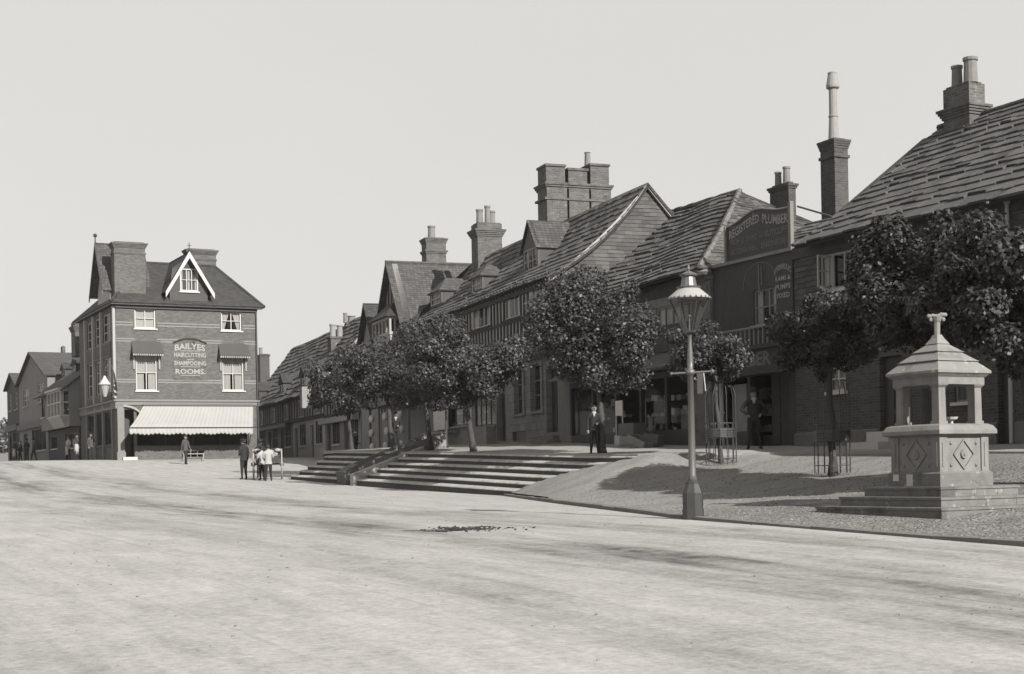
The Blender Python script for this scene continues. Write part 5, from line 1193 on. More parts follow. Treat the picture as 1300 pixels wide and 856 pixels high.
# cellar light frame on the pavement side
# roof: hipped, plain tiles
wm = (WC+wR)/2; zR = F1.att(215, 335, TC+4.2)[1]; e = .38
r0 = F1.att(184, 334, TC+4.4)[0]; r1 = F1.att(272, 341, TC+4.4)[0]
mb = MB(); ze_ = zE+.12
P = {'a': (WC-e, TC-e, ze_), 'b': (wR+e, TC-e, ze_), 'c': (wR+e, tL+e, ze_), 'd': (WC-e, tL+e, ze_), 'r0': (r0, TC+4.4, zR), 'r1': (r1, TC+4.4, zR), 's0': (r0, tL-4, zR), 's1': (r1, tL-4, zR)}
mb.slabpoly([P['a'], P['b'], P['r1'], P['r0']], .12); mb.slabpoly([P['b'], P['c'], P['s1'], P['r1']], .12); mb.slabpoly([P['a'], P['r0'], P['s0'], P['d']], .12); mb.slabpoly([P['d'], P['s0'], P['s1'], P['c']], .12); mb.slabpoly([P['r0'], P['r1'], P['s1'], P['s0']], .12)
for p, q in (('a', 'r0'), ('b', 'r1'), ('r0', 'r1')): mb.tube(P[p], P[q], .11, .11, 6)
rf = T.part('roof', mb, 'plain_tile')
# front gable dormer with white barges
gz0 = F1.att(240, 386, TC)[1]; gA = F1.att(239, 320, TC-.1); gl = F1.att(209, 371, TC-.1); gr = F1.att(271, 372, TC-.1); gw = fp(229, 252, 341, 370)
ga, gb = gl[0]+.35, gr[0]-.35; zs_ = gl[1]
mb = MB(); 
wall(mb, ('t', TC+.02), ga, gb, gz0, gw[2], .2); 
pts = lambda y: [(ga, y, gw[2]+.001), (gb, y, gw[2]+.001), (gb, y, zs_+.1), (gA[0], y, gA[1]-.35), (ga, y, zs_+.1)]
mb.hexa(pts(TC+.16), pts(TC+.30)); 
mb.hexa([(ga, TC+.02, gw[2]), (gw[0], TC+.02, gw[2]), (gw[0], TC+.02, gw[3]), (gA[0]-1.0, TC+.02, gw[3]+.0), (ga, TC+.02, zs_+.1)], [(ga, TC+.16, gw[2]), (gw[0], TC+.16, gw[2]), (gw[0], TC+.16, gw[3]), (gA[0]-1.0, TC+.16, gw[3]), (ga, TC+.16, zs_+.1)])
mb.hexa([(gw[1], TC+.02, gw[2]), (gb, TC+.02, gw[2]), (gb, TC+.02, zs_+.1), (gA[0]+1.0, TC+.02, gw[3]), (gw[1], TC+.02, gw[3])], [(gw[1], TC+.16, gw[2]), (gb, TC+.16, gw[2]), (gb, TC+.16, zs_+.1), (gA[0]+1.0, TC+.16, gw[3]), (gw[1], TC+.16, gw[3])])
mb.hexa([(gA[0]-1.0, TC+.02, gw[3]+.002), (gA[0]+1.0, TC+.02, gw[3]+.002), (gA[0], TC+.02, gA[1]-.35)], [(gA[0]-1.0, TC+.16, gw[3]+.002), (gA[0]+1.0, TC+.16, gw[3]+.002), (gA[0], TC+.16, gA[1]-.35)])
mb.box(ga, ga+.15, TC+.3, TC+3.5, gz0, zs_); mb.box(gb-.15, gb, TC+.3, TC+3.5, gz0, zs_)
gd = T.part('gable_dormer', mb, 'tile_hung')
mb = MB(); yb_ = TC+5.0; yf = TC-.35
mb.slabpoly([(gl[0]-.02, yf, zs_), (gA[0], yf, gA[1]), (gA[0], yb_, gA[1]), (gl[0]-.02, yb_, zs_)][::1], .1); mb.slabpoly([(gr[0]+.02, yf, zs_), (gr[0]+.02, yb_, zs_), (gA[0], yb_, gA[1]), (gA[0], yf, gA[1])], .1)
T.part('dormer_roof', mb, 'plain_tile', gd)
mb = MB()
for g_ in (gl, gr):
    p = Vector((g_[0], 0, zs_)); q = Vector((gA[0], 0, gA[1])); n = Vector((0, 0, -.34))
    a_, b_ = p, q; mb.hexa([(a_.x, yf-.06, a_.z), (b_.x, yf-.06, b_.z), (b_.x, yf-.06, b_.z-.42), (a_.x, yf-.06, a_.z-.36)], [(a_.x, yf-.005, a_.z), (b_.x, yf-.005, b_.z), (b_.x, yf-.005, b_.z-.42), (a_.x, yf-.005, a_.z-.36)])
T.part('bargeboard', mb, 'white_paint', gd)
mb = MB(); z = gA[1]; mb.tube((gA[0], yf, z-.1), (gA[0], yf, z+.55), .035, .025, 6); mb.box(gA[0]-.14, gA[0]+.14, yf-.02, yf+.02, z+.34, z+.39); mb.ball((gA[0], yf, z+.08), .08); T.part('finial', mb, 'iron', gd)
window(T, ('t', TC+.02), *gw, cols=3, rows=2, cur='full', rec=.03, fw=.09, back=True)
# side gable dormer facing the street
sa, sb = TC+1.5, TC+5.2; sm = (sa+sb)/2; zsA = F1.at(117, 318, WC)[1]; zsE = F1.at(121, 376, WC)[1]
mb = MB(); mb.box(WC+.02, WC+.25, sa, sb, zE+.1, zsE); mb.hexa([(WC+.02, sa, zsE), (WC+.02, sb, zsE), (WC+.02, sm, zsA-.2)], [(WC+.25, sa, zsE), (WC+.25, sb, zsE), (WC+.25, sm, zsA-.2)]); mb.box(WC+.25, WC+4, sa, sa+.2, zE+.1, zsE); mb.box(WC+.25, WC+4, sb-.2, sb, zE+.1, zsE)
gd = T.part('side_gable', mb, 'plaster')
mb = MB(); f_ = WC-.45; bk = WC+2.6
mb.slabpoly([(f_, sa-.25, zsE-.2), (bk, sa-.25, zsE-.2), (bk, sm, zsA), (f_, sm, zsA)], .1); mb.slabpoly([(f_, sb+.25, zsE-.2), (f_, sm, zsA), (bk, sm, zsA), (bk, sb+.25, zsE-.2)], .1); T.part('side_gable_roof', mb, 'plain_tile_light', gd)
mb = MB(); mb.tube((f_, sm, zsA-.3), (f_, sm, zsA+.45), .06, .03, 6); mb.ball((f_, sm, zsA+.45), .13)
for s in (sa-.25, sb+.25): mb.hexa([(f_-.06, s, zsE-.2), (f_-.06, sm, zsA), (f_-.06, sm, zsA-.3), (f_-.06, s, zsE-.5)], [(f_-.005, s, zsE-.2), (f_-.005, sm, zsA), (f_-.005, sm, zsA-.3), (f_-.005, s, zsE-.5)])
T.part('side_finial', mb, 'iron', gd)
# stacks
cb = ((.0, .0, .01), (.02, .16, .30), (.62, .06, .12))
chim_px(T, F1, F1.att(143, 306, TC+1.0)[0], 140.5, 144.5, 184, 307, zE, m='brick_corner', caps=cb)
tt = TC+5.8; chim_px(T, F1, F1.att(129, 318, tt)[0], 127, 130, 160, 318, zE, m='brick_corner', caps=cb)
tt = TC+5.0; chim_px(T, F1, F1.att(238, 316, tt)[0], 234, 238, 274, 316, zE, m='brick_corner', caps=cb)
tt = tL-1.2; chim_px(T, F1, WC+.3, 90, 95, 104, 408, zE-2, m='brick_mid', caps=((.3, .15, .4),))
mb = MB(); a = F1.att(328.5, 450, TC-.1)[0]; mb.tube((wR-.08, TC-.1, zb), (wR-.08, TC-.1, zE), .05, .05, 6); T.part('downpipe', mb, 'iron')
# bracket lamp on the corner
bw, bt, bz = F1.atY(140, 512, 89.0)
T = Thing(F1, WC, TC, bz, 'bracket_lamp', 'hanging glass lamp on a curled iron bracket at the corner of the hairdressing shop', 'lamp')
lw_, lt_ = WC-.75, TC-.2; zt_ = F1.at(133, 480, lw_)[1]; z1_, z2_, z3_ = zt_, zt_-.42, zt_-1.15
mb = MB(); pts = [(WC-.002, TC+.1, z3_+.1)]+[(WC-.02-.73*math.sin(PI*i/10)**1 if i < 5 else WC-.75, TC-.0-.2*i/10, z3_+.2+(zt_+.85-z3_-.2)*math.sin(PI/2*min(1, i/6))) for i in range(0, 7)]+[(lw_, lt_, zt_+.1)]
pts = [(WC, TC-.05, z3_+.4), (WC-.12, TC-.08, zt_+.2), (WC-.3, TC-.12, zt_+.75), (WC-.55, TC-.16, zt_+.8), (WC-.72, TC-.2, zt_+.55), (lw_, lt_, zt_)]
mb.path(pts, .035, 6)
for i in range(3): mb.path([(WC, TC-.05, z3_-.2+i*.35), (WC-.3, TC-.08, z3_+.0+i*.35), (WC-.12, TC-.06, z3_+.2+i*.35)], .05, 6)
T.part('bracket', mb, 'iron', smooth=True)
mb = MB(); mb.lathe(lw_, lt_, [(.36, z2_), (.37, z2_+.03), (.12, z1_-.02), (.08, z1_+.1), (.02, z1_+.15)], 12); T.part('lamp_shade', mb, 'white_paint')
mb = MB(); mb.lathe(lw_, lt_, [(.10, z3_), (.29, z2_)], 10); T.part('lamp_glass', mb, 'cream_paint')

# ---------------------------------------------------------------- left side of the street beyond the corner building
def gable_front(name, lab_, w0, ta, tb, zg, ze, za, wall_m, roof_m, dep=9, group='gabled houses far down the left of the street'):
    T = Thing(F1, w0, ta, zg, name, lab_, 'house', group); tm = (ta+tb)/2; sl = (za-ze)/(tm-ta)
    n = 2; L = tb-ta
    up = [(ta+L*(j+.25)/n, ta+L*(j+.65)/n, ze-2.0, ze-.6) for j in range(n)]; um = [(ta+L*(j+.25)/n, ta+L*(j+.65)/n, zg+3.6, zg+5.1) for j in range(n)] if ze-zg > 7.3 else []; dn = [(ta+L*.08, ta+L*.55, zg+.8, zg+2.5), (ta+L*.68, ta+L*.86, zg, zg+2.3)]
    mb = MB(); wall(mb, ('w', w0), ta, tb, zg-.6, ze, .3, up+um+dn); mb.hexa([(w0, ta, ze), (w0, tb, ze), (w0, tm, za-.1)], [(w0+.3, ta, ze), (w0+.3, tb, ze), (w0+.3, tm, za-.1)]); mb.box(w0+.3, w0+dep, ta, ta+.3, zg-.6, ze); mb.box(w0+.3, w0+dep, tb-.3, tb, zg-.6, ze); mb.box(w0+dep-.3, w0+dep, ta+.3, tb-.3, zg-.6, ze)
    T.part('wall', mb, wall_m)
    for h in up+um: window(T, ('w', w0), *h, cols=2, rows=3, rec=.05, sill='cream_paint')
    window(T, ('w', w0), *dn[0], cols=4, rows=1, fm='dark_paint', rec=.05, name='shop_window')
    mb = MB(); fbox(mb, ('w', w0), *dn[1], -.25, -.2); T.part('door', mb, 'dark_paint')
    mb = MB(); fbox(mb, ('w', w0), ta+.1, tb-.1, zg+2.6, zg+3.1, .002, .25); T.part('shop_fascia', mb, 'dark_paint')
    mb = MB(); f = w0-.3; o = .25
    mb.slabpoly([(f, ta-o, ze-sl*o), (w0+dep, ta-o, ze-sl*o), (w0+dep, tm, za), (f, tm, za)], .12); mb.slabpoly([(f, tb+o, ze-sl*o), (f, tm, za), (w0+dep, tm, za), (w0+dep, tb+o, ze-sl*o)], .12); T.part('roof', mb, roof_m)
    return T
tL1 = F1.at(52, 500, 18.8)[0]; z1g = 1.62
wj = 18.8; ta, tb = tL+.15, tL1
T = Thing(F1, 19.4, ta, z1g, 'jettied_shop_house', 'low jettied shop house with an oriel window beside the corner building', 'house')
zJ = F1.at(88, 541, wj)[1]; zE1 = F1.at(88, 489, wj)[1]
ow = fw(F1, wj-.6, 60, 76, 497, 530)
hh = [fw(F1, wj, 81, 87, 497, 520), fw(F1, wj, 53, 57, 505, 530)]
mb = MB(); wall(mb, ('w', wj), ta, tb, zJ, zE1, .25, hh); mb.box(wj+.25, 27, ta, ta+.25, zJ, zE1); mb.box(wj+.25, 27, tb-.25, tb, zJ, zE1); mb.box(26.7, 27, ta, tb, 1, zE1)
mb.hexa([(wj, ta, zE1), (27, ta, zE1), (22.6, ta, zE1+2.9)], [(wj, ta+.25, zE1), (27, ta+.25, zE1), (22.6, ta+.25, zE1+2.9)])
T.part('upper_wall', mb, 'plaster_dim')
for h in hh: window(T, ('w', wj), *h, cols=2, rows=2, rec=.03, fm='dark_paint')
hs_ = [(ta+1, ta+3.6, z1g+.8, zJ-.4), (ta+4.2, ta+5.2, z1g, zJ-.4), (tb-3.0, tb-.6, z1g+.9, zJ-.4)]
shell(T, 19.4, 26.6, ta, tb, z1g-.6, zJ-.002, 'dark_wall', hw=hs_, name='ground_wall')
for i in (0, 2): window(T, ('w', 19.4), *hs_[i], cols=3, rows=1, fm='dark_paint', rec=.05, name='shop_window')
mb = MB(); fbox(mb, ('w', 19.4), *hs_[1], -.25, -.2); T.part('door', mb, 'dark_paint')
a, b, z0, z1 = ow
mb = MB(); mb.hexa([(wj-.2, a+.3, z0-.75), (wj-.002, a+.2, z0-.75), (wj-.002, b-.2, z0-.75), (wj-.2, b-.3, z0-.75)], [(wj-.6, a, z0), (wj-.002, a, z0), (wj-.002, b, z0), (wj-.6, b, z0)]); o_ = T.part('oriel_base', mb, 'cream_paint')
mb = MB()
for t in rng(a, b, 4): mb.box(wj-.6, wj-.52, t-.05, t+.05, z0, z1)
for z in (z0, (z0+z1)/2, z1-.1): mb.box(wj-.6, wj-.53, a, b, z, z+.08); mb.box(wj-.53, wj-.002, a, a+.07, z, z+.08); mb.box(wj-.53, wj-.002, b-.07, b, z, z+.08)
mb.box(wj-.75, wj-.002, a-.1, b+.1, z1, z1+.12)
T.part('oriel_frame', mb, 'white_paint', o_)
mb = MB(); mb.quad((wj-.5, a+.05, z0), (wj-.5, b-.05, z0), (wj-.5, b-.05, z1), (wj-.5, a+.05, z1)); mb.quad((wj-.5, a+.04, z0), (wj-.02, a+.04, z0), (wj-.02, a+.04, z1), (wj-.5, a+.04, z1)); T.part('pane', mb, 'glass', o_)
mb = MB(); mb.box(wj-.3, wj-.29, a+.1, a+1.2, z0, z1); T.part('curtain', mb, 'curtain', o_)
plain_roof(T, wj, 27, ta, tb, zE1, 22.6, zE1+2.95, 'plain_tile_light', ov=.5)
for x in (80, 94):
    t = F1.at(x, 465, 20.2)[0]; z = zE1+.9; dormer(T, 20.2, t-.7, t+.7, z, z+1.0, z+1.4, 22.2, 'plain_tile', 'tile_hung', hip=.01, cur=None)
t2a, t2b = tL1+.1, F1.at(24, 500, 19.3)[0]
T2_ = gable_front('gabled_street_house', 'tall pale gabled house with a wide roof slope, left of the jettied shop house', 19.3, t2a, t2b, 1.75, F1.at(45, 480, 19.3)[1], F1.at(34, 450, 19.3)[1], 'plaster_dim', 'plain_tile_light')
chim_px(T2_, F1, 24.0, 77, 79, 83, 440, 9, caps=())
t3b = F1.at(9, 500, 19.3)[0]
gable_front('gabled_street_house', 'farthest gabled house at the left end of the street', 19.3, t2b+.1, t3b, 1.9, F1.at(15, 492, 19.3)[1], F1.at(17, 473, 19.3)[1], 'dark_wall', 'plain_tile_light')
# ================================================================== TREES
def crown_mesh(c, rx, rz, n, size, R, lobes):
    vs, fs = [], []
    L = [(Vector((0, 0, -.1*rz)), .55), (Vector((rx*.35, -rx*.2, -.15*rz)), .45), (Vector((-rx*.35, rx*.2, -.15*rz)), .45), (Vector((.1*rx, rx*.3, .1*rz)), .4)]
    for i in range(lobes):
        d = Vector((R.gauss(0, 1), R.gauss(0, 1), R.gauss(0, .8))).normalized(); k = R.uniform(.6, .92); L.append((Vector((d.x*rx*k, d.y*rx*k, d.z*rz*k)), R.uniform(.14, .34)))
    wt = [q[1]**2 for q in L]
    for i in range(n):
        q = R.choices(L, wt)[0]; d = Vector((R.gauss(0, 1), R.gauss(0, 1), R.gauss(0, 1))).normalized(); rr = R.uniform(.45, 1.0)**.5
        if R.random() < .12: rr *= R.uniform(1.05, 1.35)
        p = c+q[0]+Vector((d.x*rx, d.y*rx, d.z*rz))*q[1]*rr
        if p.z < c.z-rz*.95: continue
        nrm = (d*.8+Vector((R.gauss(0, .5), R.gauss(0, .5), R.gauss(0, .5)+.5))).normalized(); a = nrm.orthogonal().normalized(); a = Matrix.Rotation(R.uniform(0, 2*PI), 3, nrm) @ a; b = nrm.cross(a)
        s = size*R.uniform(.6, 1.25); k = len(vs)
        vs += [p-a*s*.5, p+b*s*.36-nrm*s*.08, p+a*s*.55-nrm*s*.12, p-b*s*.36-nrm*s*.08]; fs += [(k, k+1, k+2), (k, k+2, k+3)]
    return vs, fs
def tree(fr, w, t, z, cx, cz, rx, rz, n, size, label, seed, leaf='leaf', lean=0, name='lime_tree', group='pollarded trees along the terrace', guard=0, r=.10, lobes=30, extra=None):
    R = random.Random(seed); T = Thing(fr, w, t, z, name, label, 'tree', group)
    cw, ct = w+cx[0], t+cx[1]; fork = cz-rz*.55
    mb = MB(); p = Vector((w, t, z-.2)); top = Vector((w+lean+(cx[0])*.5, t+cx[1]*.5, fork)); pts = [p.lerp(top, i/6)+Vector((R.uniform(-.03, .03), R.uniform(-.03, .03), 0))*(0 < i < 6) for i in range(7)]
    mb.path(pts, [r*1.7, r*1.15, r, r*.95, r*.9, r*.85, r*.8], 10)
    tk = T.part('trunk', mb, 'bark', smooth=True)
    mb = MB()
    for i in range(11):
        a = 2*PI*i/11+R.uniform(-.3, .3); e = Vector((cw+math.cos(a)*rx*R.uniform(.4, .8), ct+math.sin(a)*rx*R.uniform(.4, .8), cz+rz*R.uniform(-.3, .6))); st = top+Vector((0, 0, R.uniform(-.3, .15))); m = st.lerp(e, .5)+Vector((0, 0, .15)); mb.path([st, m, e], [r*.55, r*.35, r*.12], 6)
        for k in range(2):
            e2 = m.lerp(e, .4)+Vector((R.gauss(0, .5), R.gauss(0, .5), R.uniform(.1, .7)))*rx*.35; mb.tube(m.lerp(e, .3*k+.2), e2, r*.2, r*.07, 4)
    T.part('limbs', mb, 'bark', tk)
    vs, fs = crown_mesh(Vector((cw, ct, cz)), rx, rz, n, size, R, lobes)
    if extra:
        for (ex, ey, ez, erx, erz, en) in extra:
            v2, f2 = crown_mesh(Vector((cw+ex, ct+ey, cz+ez)), erx, erz, en, size, R, 6); k = len(vs); vs += v2; fs += [tuple(q+k for q in f) for f in f2]
    mb = MB(); mb.add(vs, fs); T.part('crown', mb, leaf)
    if guard:
        mb = MB(); g = .42; zb_ = z-.05
        for i in range(14):
            a = 2*PI*i/14; x, y = w+g*math.cos(a), t+g*math.sin(a); x2, y2 = w+g*.62*math.cos(a), t+g*.62*math.sin(a)
            tall = i % 2 == 0
            mb.tube((x, y, zb_), (x, y, zb_+(1.9 if tall else 1.15)), .012, .012, 4)
            if tall: mb.path([(x, y, zb_+1.9), ((x+x2)/2+.02, (y+y2)/2, zb_+2.15), (x2, y2, zb_+2.2)], .012, 4)
        for zz in (.18, .75, 1.0, 1.15):
            for i in range(14):
                a, b = 2*PI*i/14, 2*PI*(i+1)/14; mb.tube((w+g*math.cos(a), t+g*math.sin(a), zb_+zz), (w+g*math.cos(b), t+g*math.sin(b), zb_+zz), .014, .014, 4)
        for zz in (.78, .84, .9, .96):
            for i in range(14):
                a, b = 2*PI*i/14, 2*PI*(i+1)/14; mb.tube((w+g*math.cos(a), t+g*math.sin(a), zb_+zz), (w+g*math.cos(b), t+g*math.sin(b), zb_+zz), .034, .034, 4)
        single(fr, w, t, z, 'tree_guard', mb, 'iron', guard, 'tree guard', 'iron tree guards')
    return T
def tpx(xf, yf, w, xl, xr, yt, yb, fr=F1):   # foot and crown box in the photo -> placement
    t, z = fr.at(xf, yf, w); X, Y = fr.world(w, t, 0).x, fr.depth(w, t); s = FPX/Y
    rx = (xr-xl)/2/s; rz = (yb-yt)/2/s; xc = (xl+xr)/2; cz = ray(xc, (yt+yb)/2)[1]*Y
    dX = (xc-xf)/s; # sideways shift, split onto w / t
    return t, z, (dX*fr.c, -dX*fr.s), cz, rx, rz
def plant(i, xf, yf, w, xl, xr, yt, yb, n, size, label, **k):
    t, z, cx, cz, rx, rz = tpx(xf, yf, w, xl, xr, yt, yb); return tree(F1, w, t, z, cx, cz, rx, rz, n, size, label, 100+i, **k)
plant(0, 602, 573, 22.7, 500, 674, 398, 522, 24000, .115, 'leaning pollarded tree with a broad crown at the middle of the steps', lean=-.15)
plant(1, 547, 572, 23.2, 466, 604, 412, 524, 17000, .12, 'pollarded tree with a straight trunk, just left of the leaning one')
plant(2, 766, 577, 22.9, 672, 844, 346, 504, 28000, .105, 'round crowned pollarded tree beside the boy at the right end of the steps')
plant(3, 916, 588, 23.6, 846, 956, 402, 488, 9000, .095, 'small young tree behind the street lamp, in an iron guard', guard='iron hoop guard round the young tree behind the street lamp', r=.06, extra=[(.5, -.2, -.2, .6, .5, 500)])
plant(4, 1057, 598, 22.4, 980, 1130, 366, 490, 20000, .095, 'dark crowned young tree in an iron guard, between shop doorway and fountain', guard='iron hoop guard round the tree between shop and fountain', r=.085, leaf='leaf_dark')
plant(5, 1180, 606, 22.0, 1084, 1268, 248, 486, 44000, .10, 'tall leafy tree directly behind the fountain', guard='iron hoop guard seen through the columns of the fountain', r=.10, leaf='leaf_dark')
plant(6, 1318, 612, 21.6, 1165, 1420, 262, 486, 50000, .10, 'big dark tree at the right edge whose crown meets the one behind the fountain', leaf='leaf_dark', r=.14)
plant(7, 500, 572, 24.0, 424, 545, 424, 524, 13000, .135, 'pollarded tree growing beside the wooden chute')
plant(8, 447, 578, 24.5, 390, 488, 444, 530, 10000, .14, 'farthest pollarded tree, growing by the left end of the steps')
# wooded rise far beyond the street end
R = random.Random(77)
for i in range(14):
    w = -14+i*3.4+R.uniform(-1, 1); t = 200+R.uniform(-10, 25); h = R.uniform(8, 13)
    tree(F1, w, t, 1.5, (0, 0), 1.5+h*.6, h*.36, h*.45, 1100, .6, 'distant leafy tree on the rise beyond the end of the street', 300+i, leaf='leaf_far', name='distant_tree', group='distant trees beyond the street end', lobes=8)

# ================================================================== PEOPLE
def person(fr, w, t, z, h, label, face=0, pose='stand', top='cloth_dark', legs='cloth_dark', hat=None, apron=None, group=None, seed=1, collar=True, coat=0):
    T = Thing(fr, w, t, z, 'person', label, 'person', group)
    T.e.rotation_euler[2] += math.radians(face)
    V, E, Rr, lab = [], [], [], []
    def v(x, y, zz, r, rb=None): V.append((x*h, y*h, zz*h)); Rr.append((r*h, (rb or r)*h)); return len(V)-1
    def e(a, b, l): E.append((a, b)); lab.append(l)
    pel = v(0, 0, .53, .082, .062); sp = v(0, .004, .62, .078, .056); ch = v(0, .006, .73, .088, .062); ub = v(0, .008, .80, .07, .052); nk = v(0, .0, .855, .033); hb = v(0, -.008, .89, .046, .052); hm = v(0, -.008, .935, .050, .058); ht = v(0, -.002, .966, .034, .040)
    for a, b, l in ((pel, sp, 0), (sp, ch, 0), (ch, ub, 0), (ub, nk, 0), (nk, hb, 3), (hb, hm, 3), (hm, ht, 3)): e(a, b, l)
    ns = v(0, -.068, .922, .009); e(hm, ns, 3)
    for s in (-1, 1):
        ea = v(s*.054, .0, .925, .010, .016); e(hm, ea, 3)
        spread = {'stand': .035, 'hips': .07, 'walk': .03, 'lean': .04}[pose]; fy = {'walk': s*.10}.get(pose, s*.012)
        hp = v(s*.05, 0, .49, .062); kn = v(s*(.045+spread*.4), fy*.6-.012, .28, .042); an = v(s*(.045+spread*.8), fy, .055, .026); hl = v(s*(.045+spread*.8), fy+.015, .022, .022); to = v(s*(.055+spread), fy-.075, .018, .020)
        for a, b, l in ((pel, hp, 1), (hp, kn, 1), (kn, an, 1), (an, hl, 4), (hl, to, 4)): e(a, b, l)
        sh = v(s*.105, .008, .80, .046)
        if pose == 'hips': el = v(s*.205, .03, .67, .034); wr = v(s*.12, -.035, .585, .022); hd = [(s*-.02, -.035, -.02)]
        elif pose == 'fold': el = v(s*.14, .0, .64, .034); wr = v(s*.03, -.09, .63, .022)
        elif pose == 'lean': el = v(s*.14, -.03, .66, .034); wr = v(s*.10, -.13, .60, .022)
        elif pose == 'walk': el = v(s*.135, -s*.02, .64, .033); wr = v(s*.13, -s*.09-.02, .51, .021)
        else: el = v(s*.135, .012, .645, .033); wr = v(s*(.125 if s < 0 else .07), -.03 if s < 0 else -.095, .50 if s < 0 else .615, .021)
        e(ub, sh, 0); e(sh, el, 2); e(el, wr, 2)
        wv = Vector(V[wr])/h; d = (wv-Vector(V[el])/h).normalized(); side = d.cross(Vector((0, 1, 0))).normalized() if abs(d.y) < .9 else Vector((1, 0, 0))
        pm = wv+d*.04; pi = v(*pm, .020, .012); e(wr, pi, 5)
        nrm = d.cross(side).normalized()
        for k, (o, L) in enumerate(((-.016, .034), (-.0055, .040), (.0055, .037), (.016, .028))):
            b0 = pm+side*o+d*.012; f0 = v(*b0, .0058); f1 = v(*(b0+d*L*.55+nrm*.006), .0052); f2 = v(*(b0+d*L*.95+nrm*.016), .0045); e(pi, f0, 5); e(f0, f1, 5); e(f1, f2, 5)
        th0 = v(*(wv+d*.018+side*(-.02)), .007); th1 = v(*(wv+d*.045+side*(-.032)+nrm*.008), .0055); e(wr, th0, 5); e(th0, th1, 5)
    me = bpy.data.meshes.new('b'); me.from_pydata(V, E, []); o = bpy.data.objects.new('b', me); C.objects.link(o)
    sk = o.modifiers.new('s', 'SKIN'); 
    for i, q in enumerate(me.skin_vertices[0].data if me.skin_vertices else []): q.radius = Rr[i]
    if not me.skin_vertices:
        bm = bmesh.new(); bm.from_mesh(me); ly = bm.verts.layers.skin.verify()
        for i, q in enumerate(bm.verts): q[ly].radius = Rr[i]; q[ly].use_root = (i == 0)
        bm.to_mesh(me); bm.free()
    else: me.skin_vertices[0].data[0].use_root = True
    sb = o.modifiers.new('u', 'SUBSURF'); sb.levels = 2; sb.render_levels = 2
    bpy.context.view_layer.update(); nm = bpy.data.meshes.new_from_object(o.evaluated_get(bpy.context.evaluated_depsgraph_get())); bpy.data.objects.remove(o)
    slots = [top, legs, top, 'skin', 'cloth_black', 'skin']
    um = list(dict.fromkeys(slots)); nm.materials.clear()
    for m in um: nm.materials.append(MATS[m])
    segs = [(Vector(V[a]), Vector(V[b]), l, (Rr[a][0]+Rr[b][0])/2) for (a, b), l in zip(E, lab)]
    for p in nm.polygons:
        c = p.center; best = (1e9, 0)
        for a, b, l, r in segs:
            ab = b-a; q = max(0, min(1, (c-a).dot(ab)/max(1e-9, ab.length_squared))); d = (c-(a+ab*q)).length-r
            if d < best[0]: best = (d, l)
        p.material_index = um.index(slots[best[1]]); p.use_smooth = True
    nm.name = 'body'; bo = bpy.data.objects.new('body', nm); C.objects.link(bo); bo.parent = T.e
    def part(name, mb, m, smooth=True):
        o2 = bpy.data.objects.new(name, newmesh(name, [(x*h, y*h, zz*h) for x, y, zz in mb.v], mb.f, [m], None, smooth)); C.objects.link(o2); o2.parent = T.e
    mb = MB(); mb.ball((0, .006, .952), .068, 14, 10, (.90, 1.03, .88)); mb.v = [(x, max(y, -.058) if zz > .965 else max(y, .002), zz) for x, y, zz in mb.v]; part('hair', mb, 'hair')
    mb = MB()
    for s in (-1, 1): mb.ball((s*.019, -.054, .935), .0065, 6, 4)
    part('eyes', mb, 'hair'); mb = MB(); mb.box(-.014, .014, -.0575, -.052, .899, .903); part('mouth', mb, 'hair')
    if hat == 'bowler': mb = MB(); mb.lathe(0, 0, [(.095, .962), (.098, .967), (.066, .969), (.064, 1.0), (.05, 1.03), (.01, 1.04)], 16); part('hat', mb, 'cloth_black')
    if hat == 'cap': mb = MB(); mb.lathe(0, -.005, [(.063, .962), (.082, .985), (.076, 1.01), (.01, 1.02)], 14); mb.box(-.035, .035, -.095, -.05, .955, .962); part('cap', mb, 'cloth_dark')
    if hat == 'straw': mb = MB(); mb.lathe(0, 0, [(.115, .965), (.115, .972), (.066, .974), (.064, 1.02), (.01, 1.024)], 16); part('straw_hat', mb, 'cloth_white')
    if collar: 
        mb = MB(); mb.lathe(0, -.002, [(.060, .828), (.045, .862), (.038, .868)], 12); mb.hexa([(-.02, -.062, .76), (.02, -.062, .76), (.028, -.05, .84), (-.028, -.05, .84)], [(-.012, -.066, .76), (.012, -.066, .76), (.02, -.058, .84), (-.02, -.058, .84)]); part('collar', mb, 'cloth_white')
    mb = MB(); n = 16; prof = [(.094, .070, .76), (.094, .072, .66), (.092, .070, .58), (.105, .080, .50-.03*coat), (.112, .086, .47-.10*coat)]
    vs = [(a*math.cos(2*PI*i/n), b*math.sin(2*PI*i/n)+.002, zz) for a, b, zz in prof for i in range(n)]; mb.add(vs, [(k*n+i, k*n+(i+1) % n, (k+1)*n+(i+1) % n, (k+1)*n+i) for k in range(len(prof)-1) for i in range(n)]); part('jacket', mb, top)
    if apron: mb = MB(); mb.hexa([(-.09, -.085, .22), (.09, -.085, .22), (.075, -.075, .62), (-.075, -.075, .62)], [(-.09, -.095, .22), (.09, -.095, .22), (.075, -.084, .62), (-.075, -.084, .62)]); part('apron', mb, apron)
    return T
def ppl(xf, yf, Y, h, label, fr=F1, zset=None, **k):
    w, t, z = fr.atY(xf, yf, Y); return person(fr, w, t, z if zset is None else zset(w, t), h, label, **k)
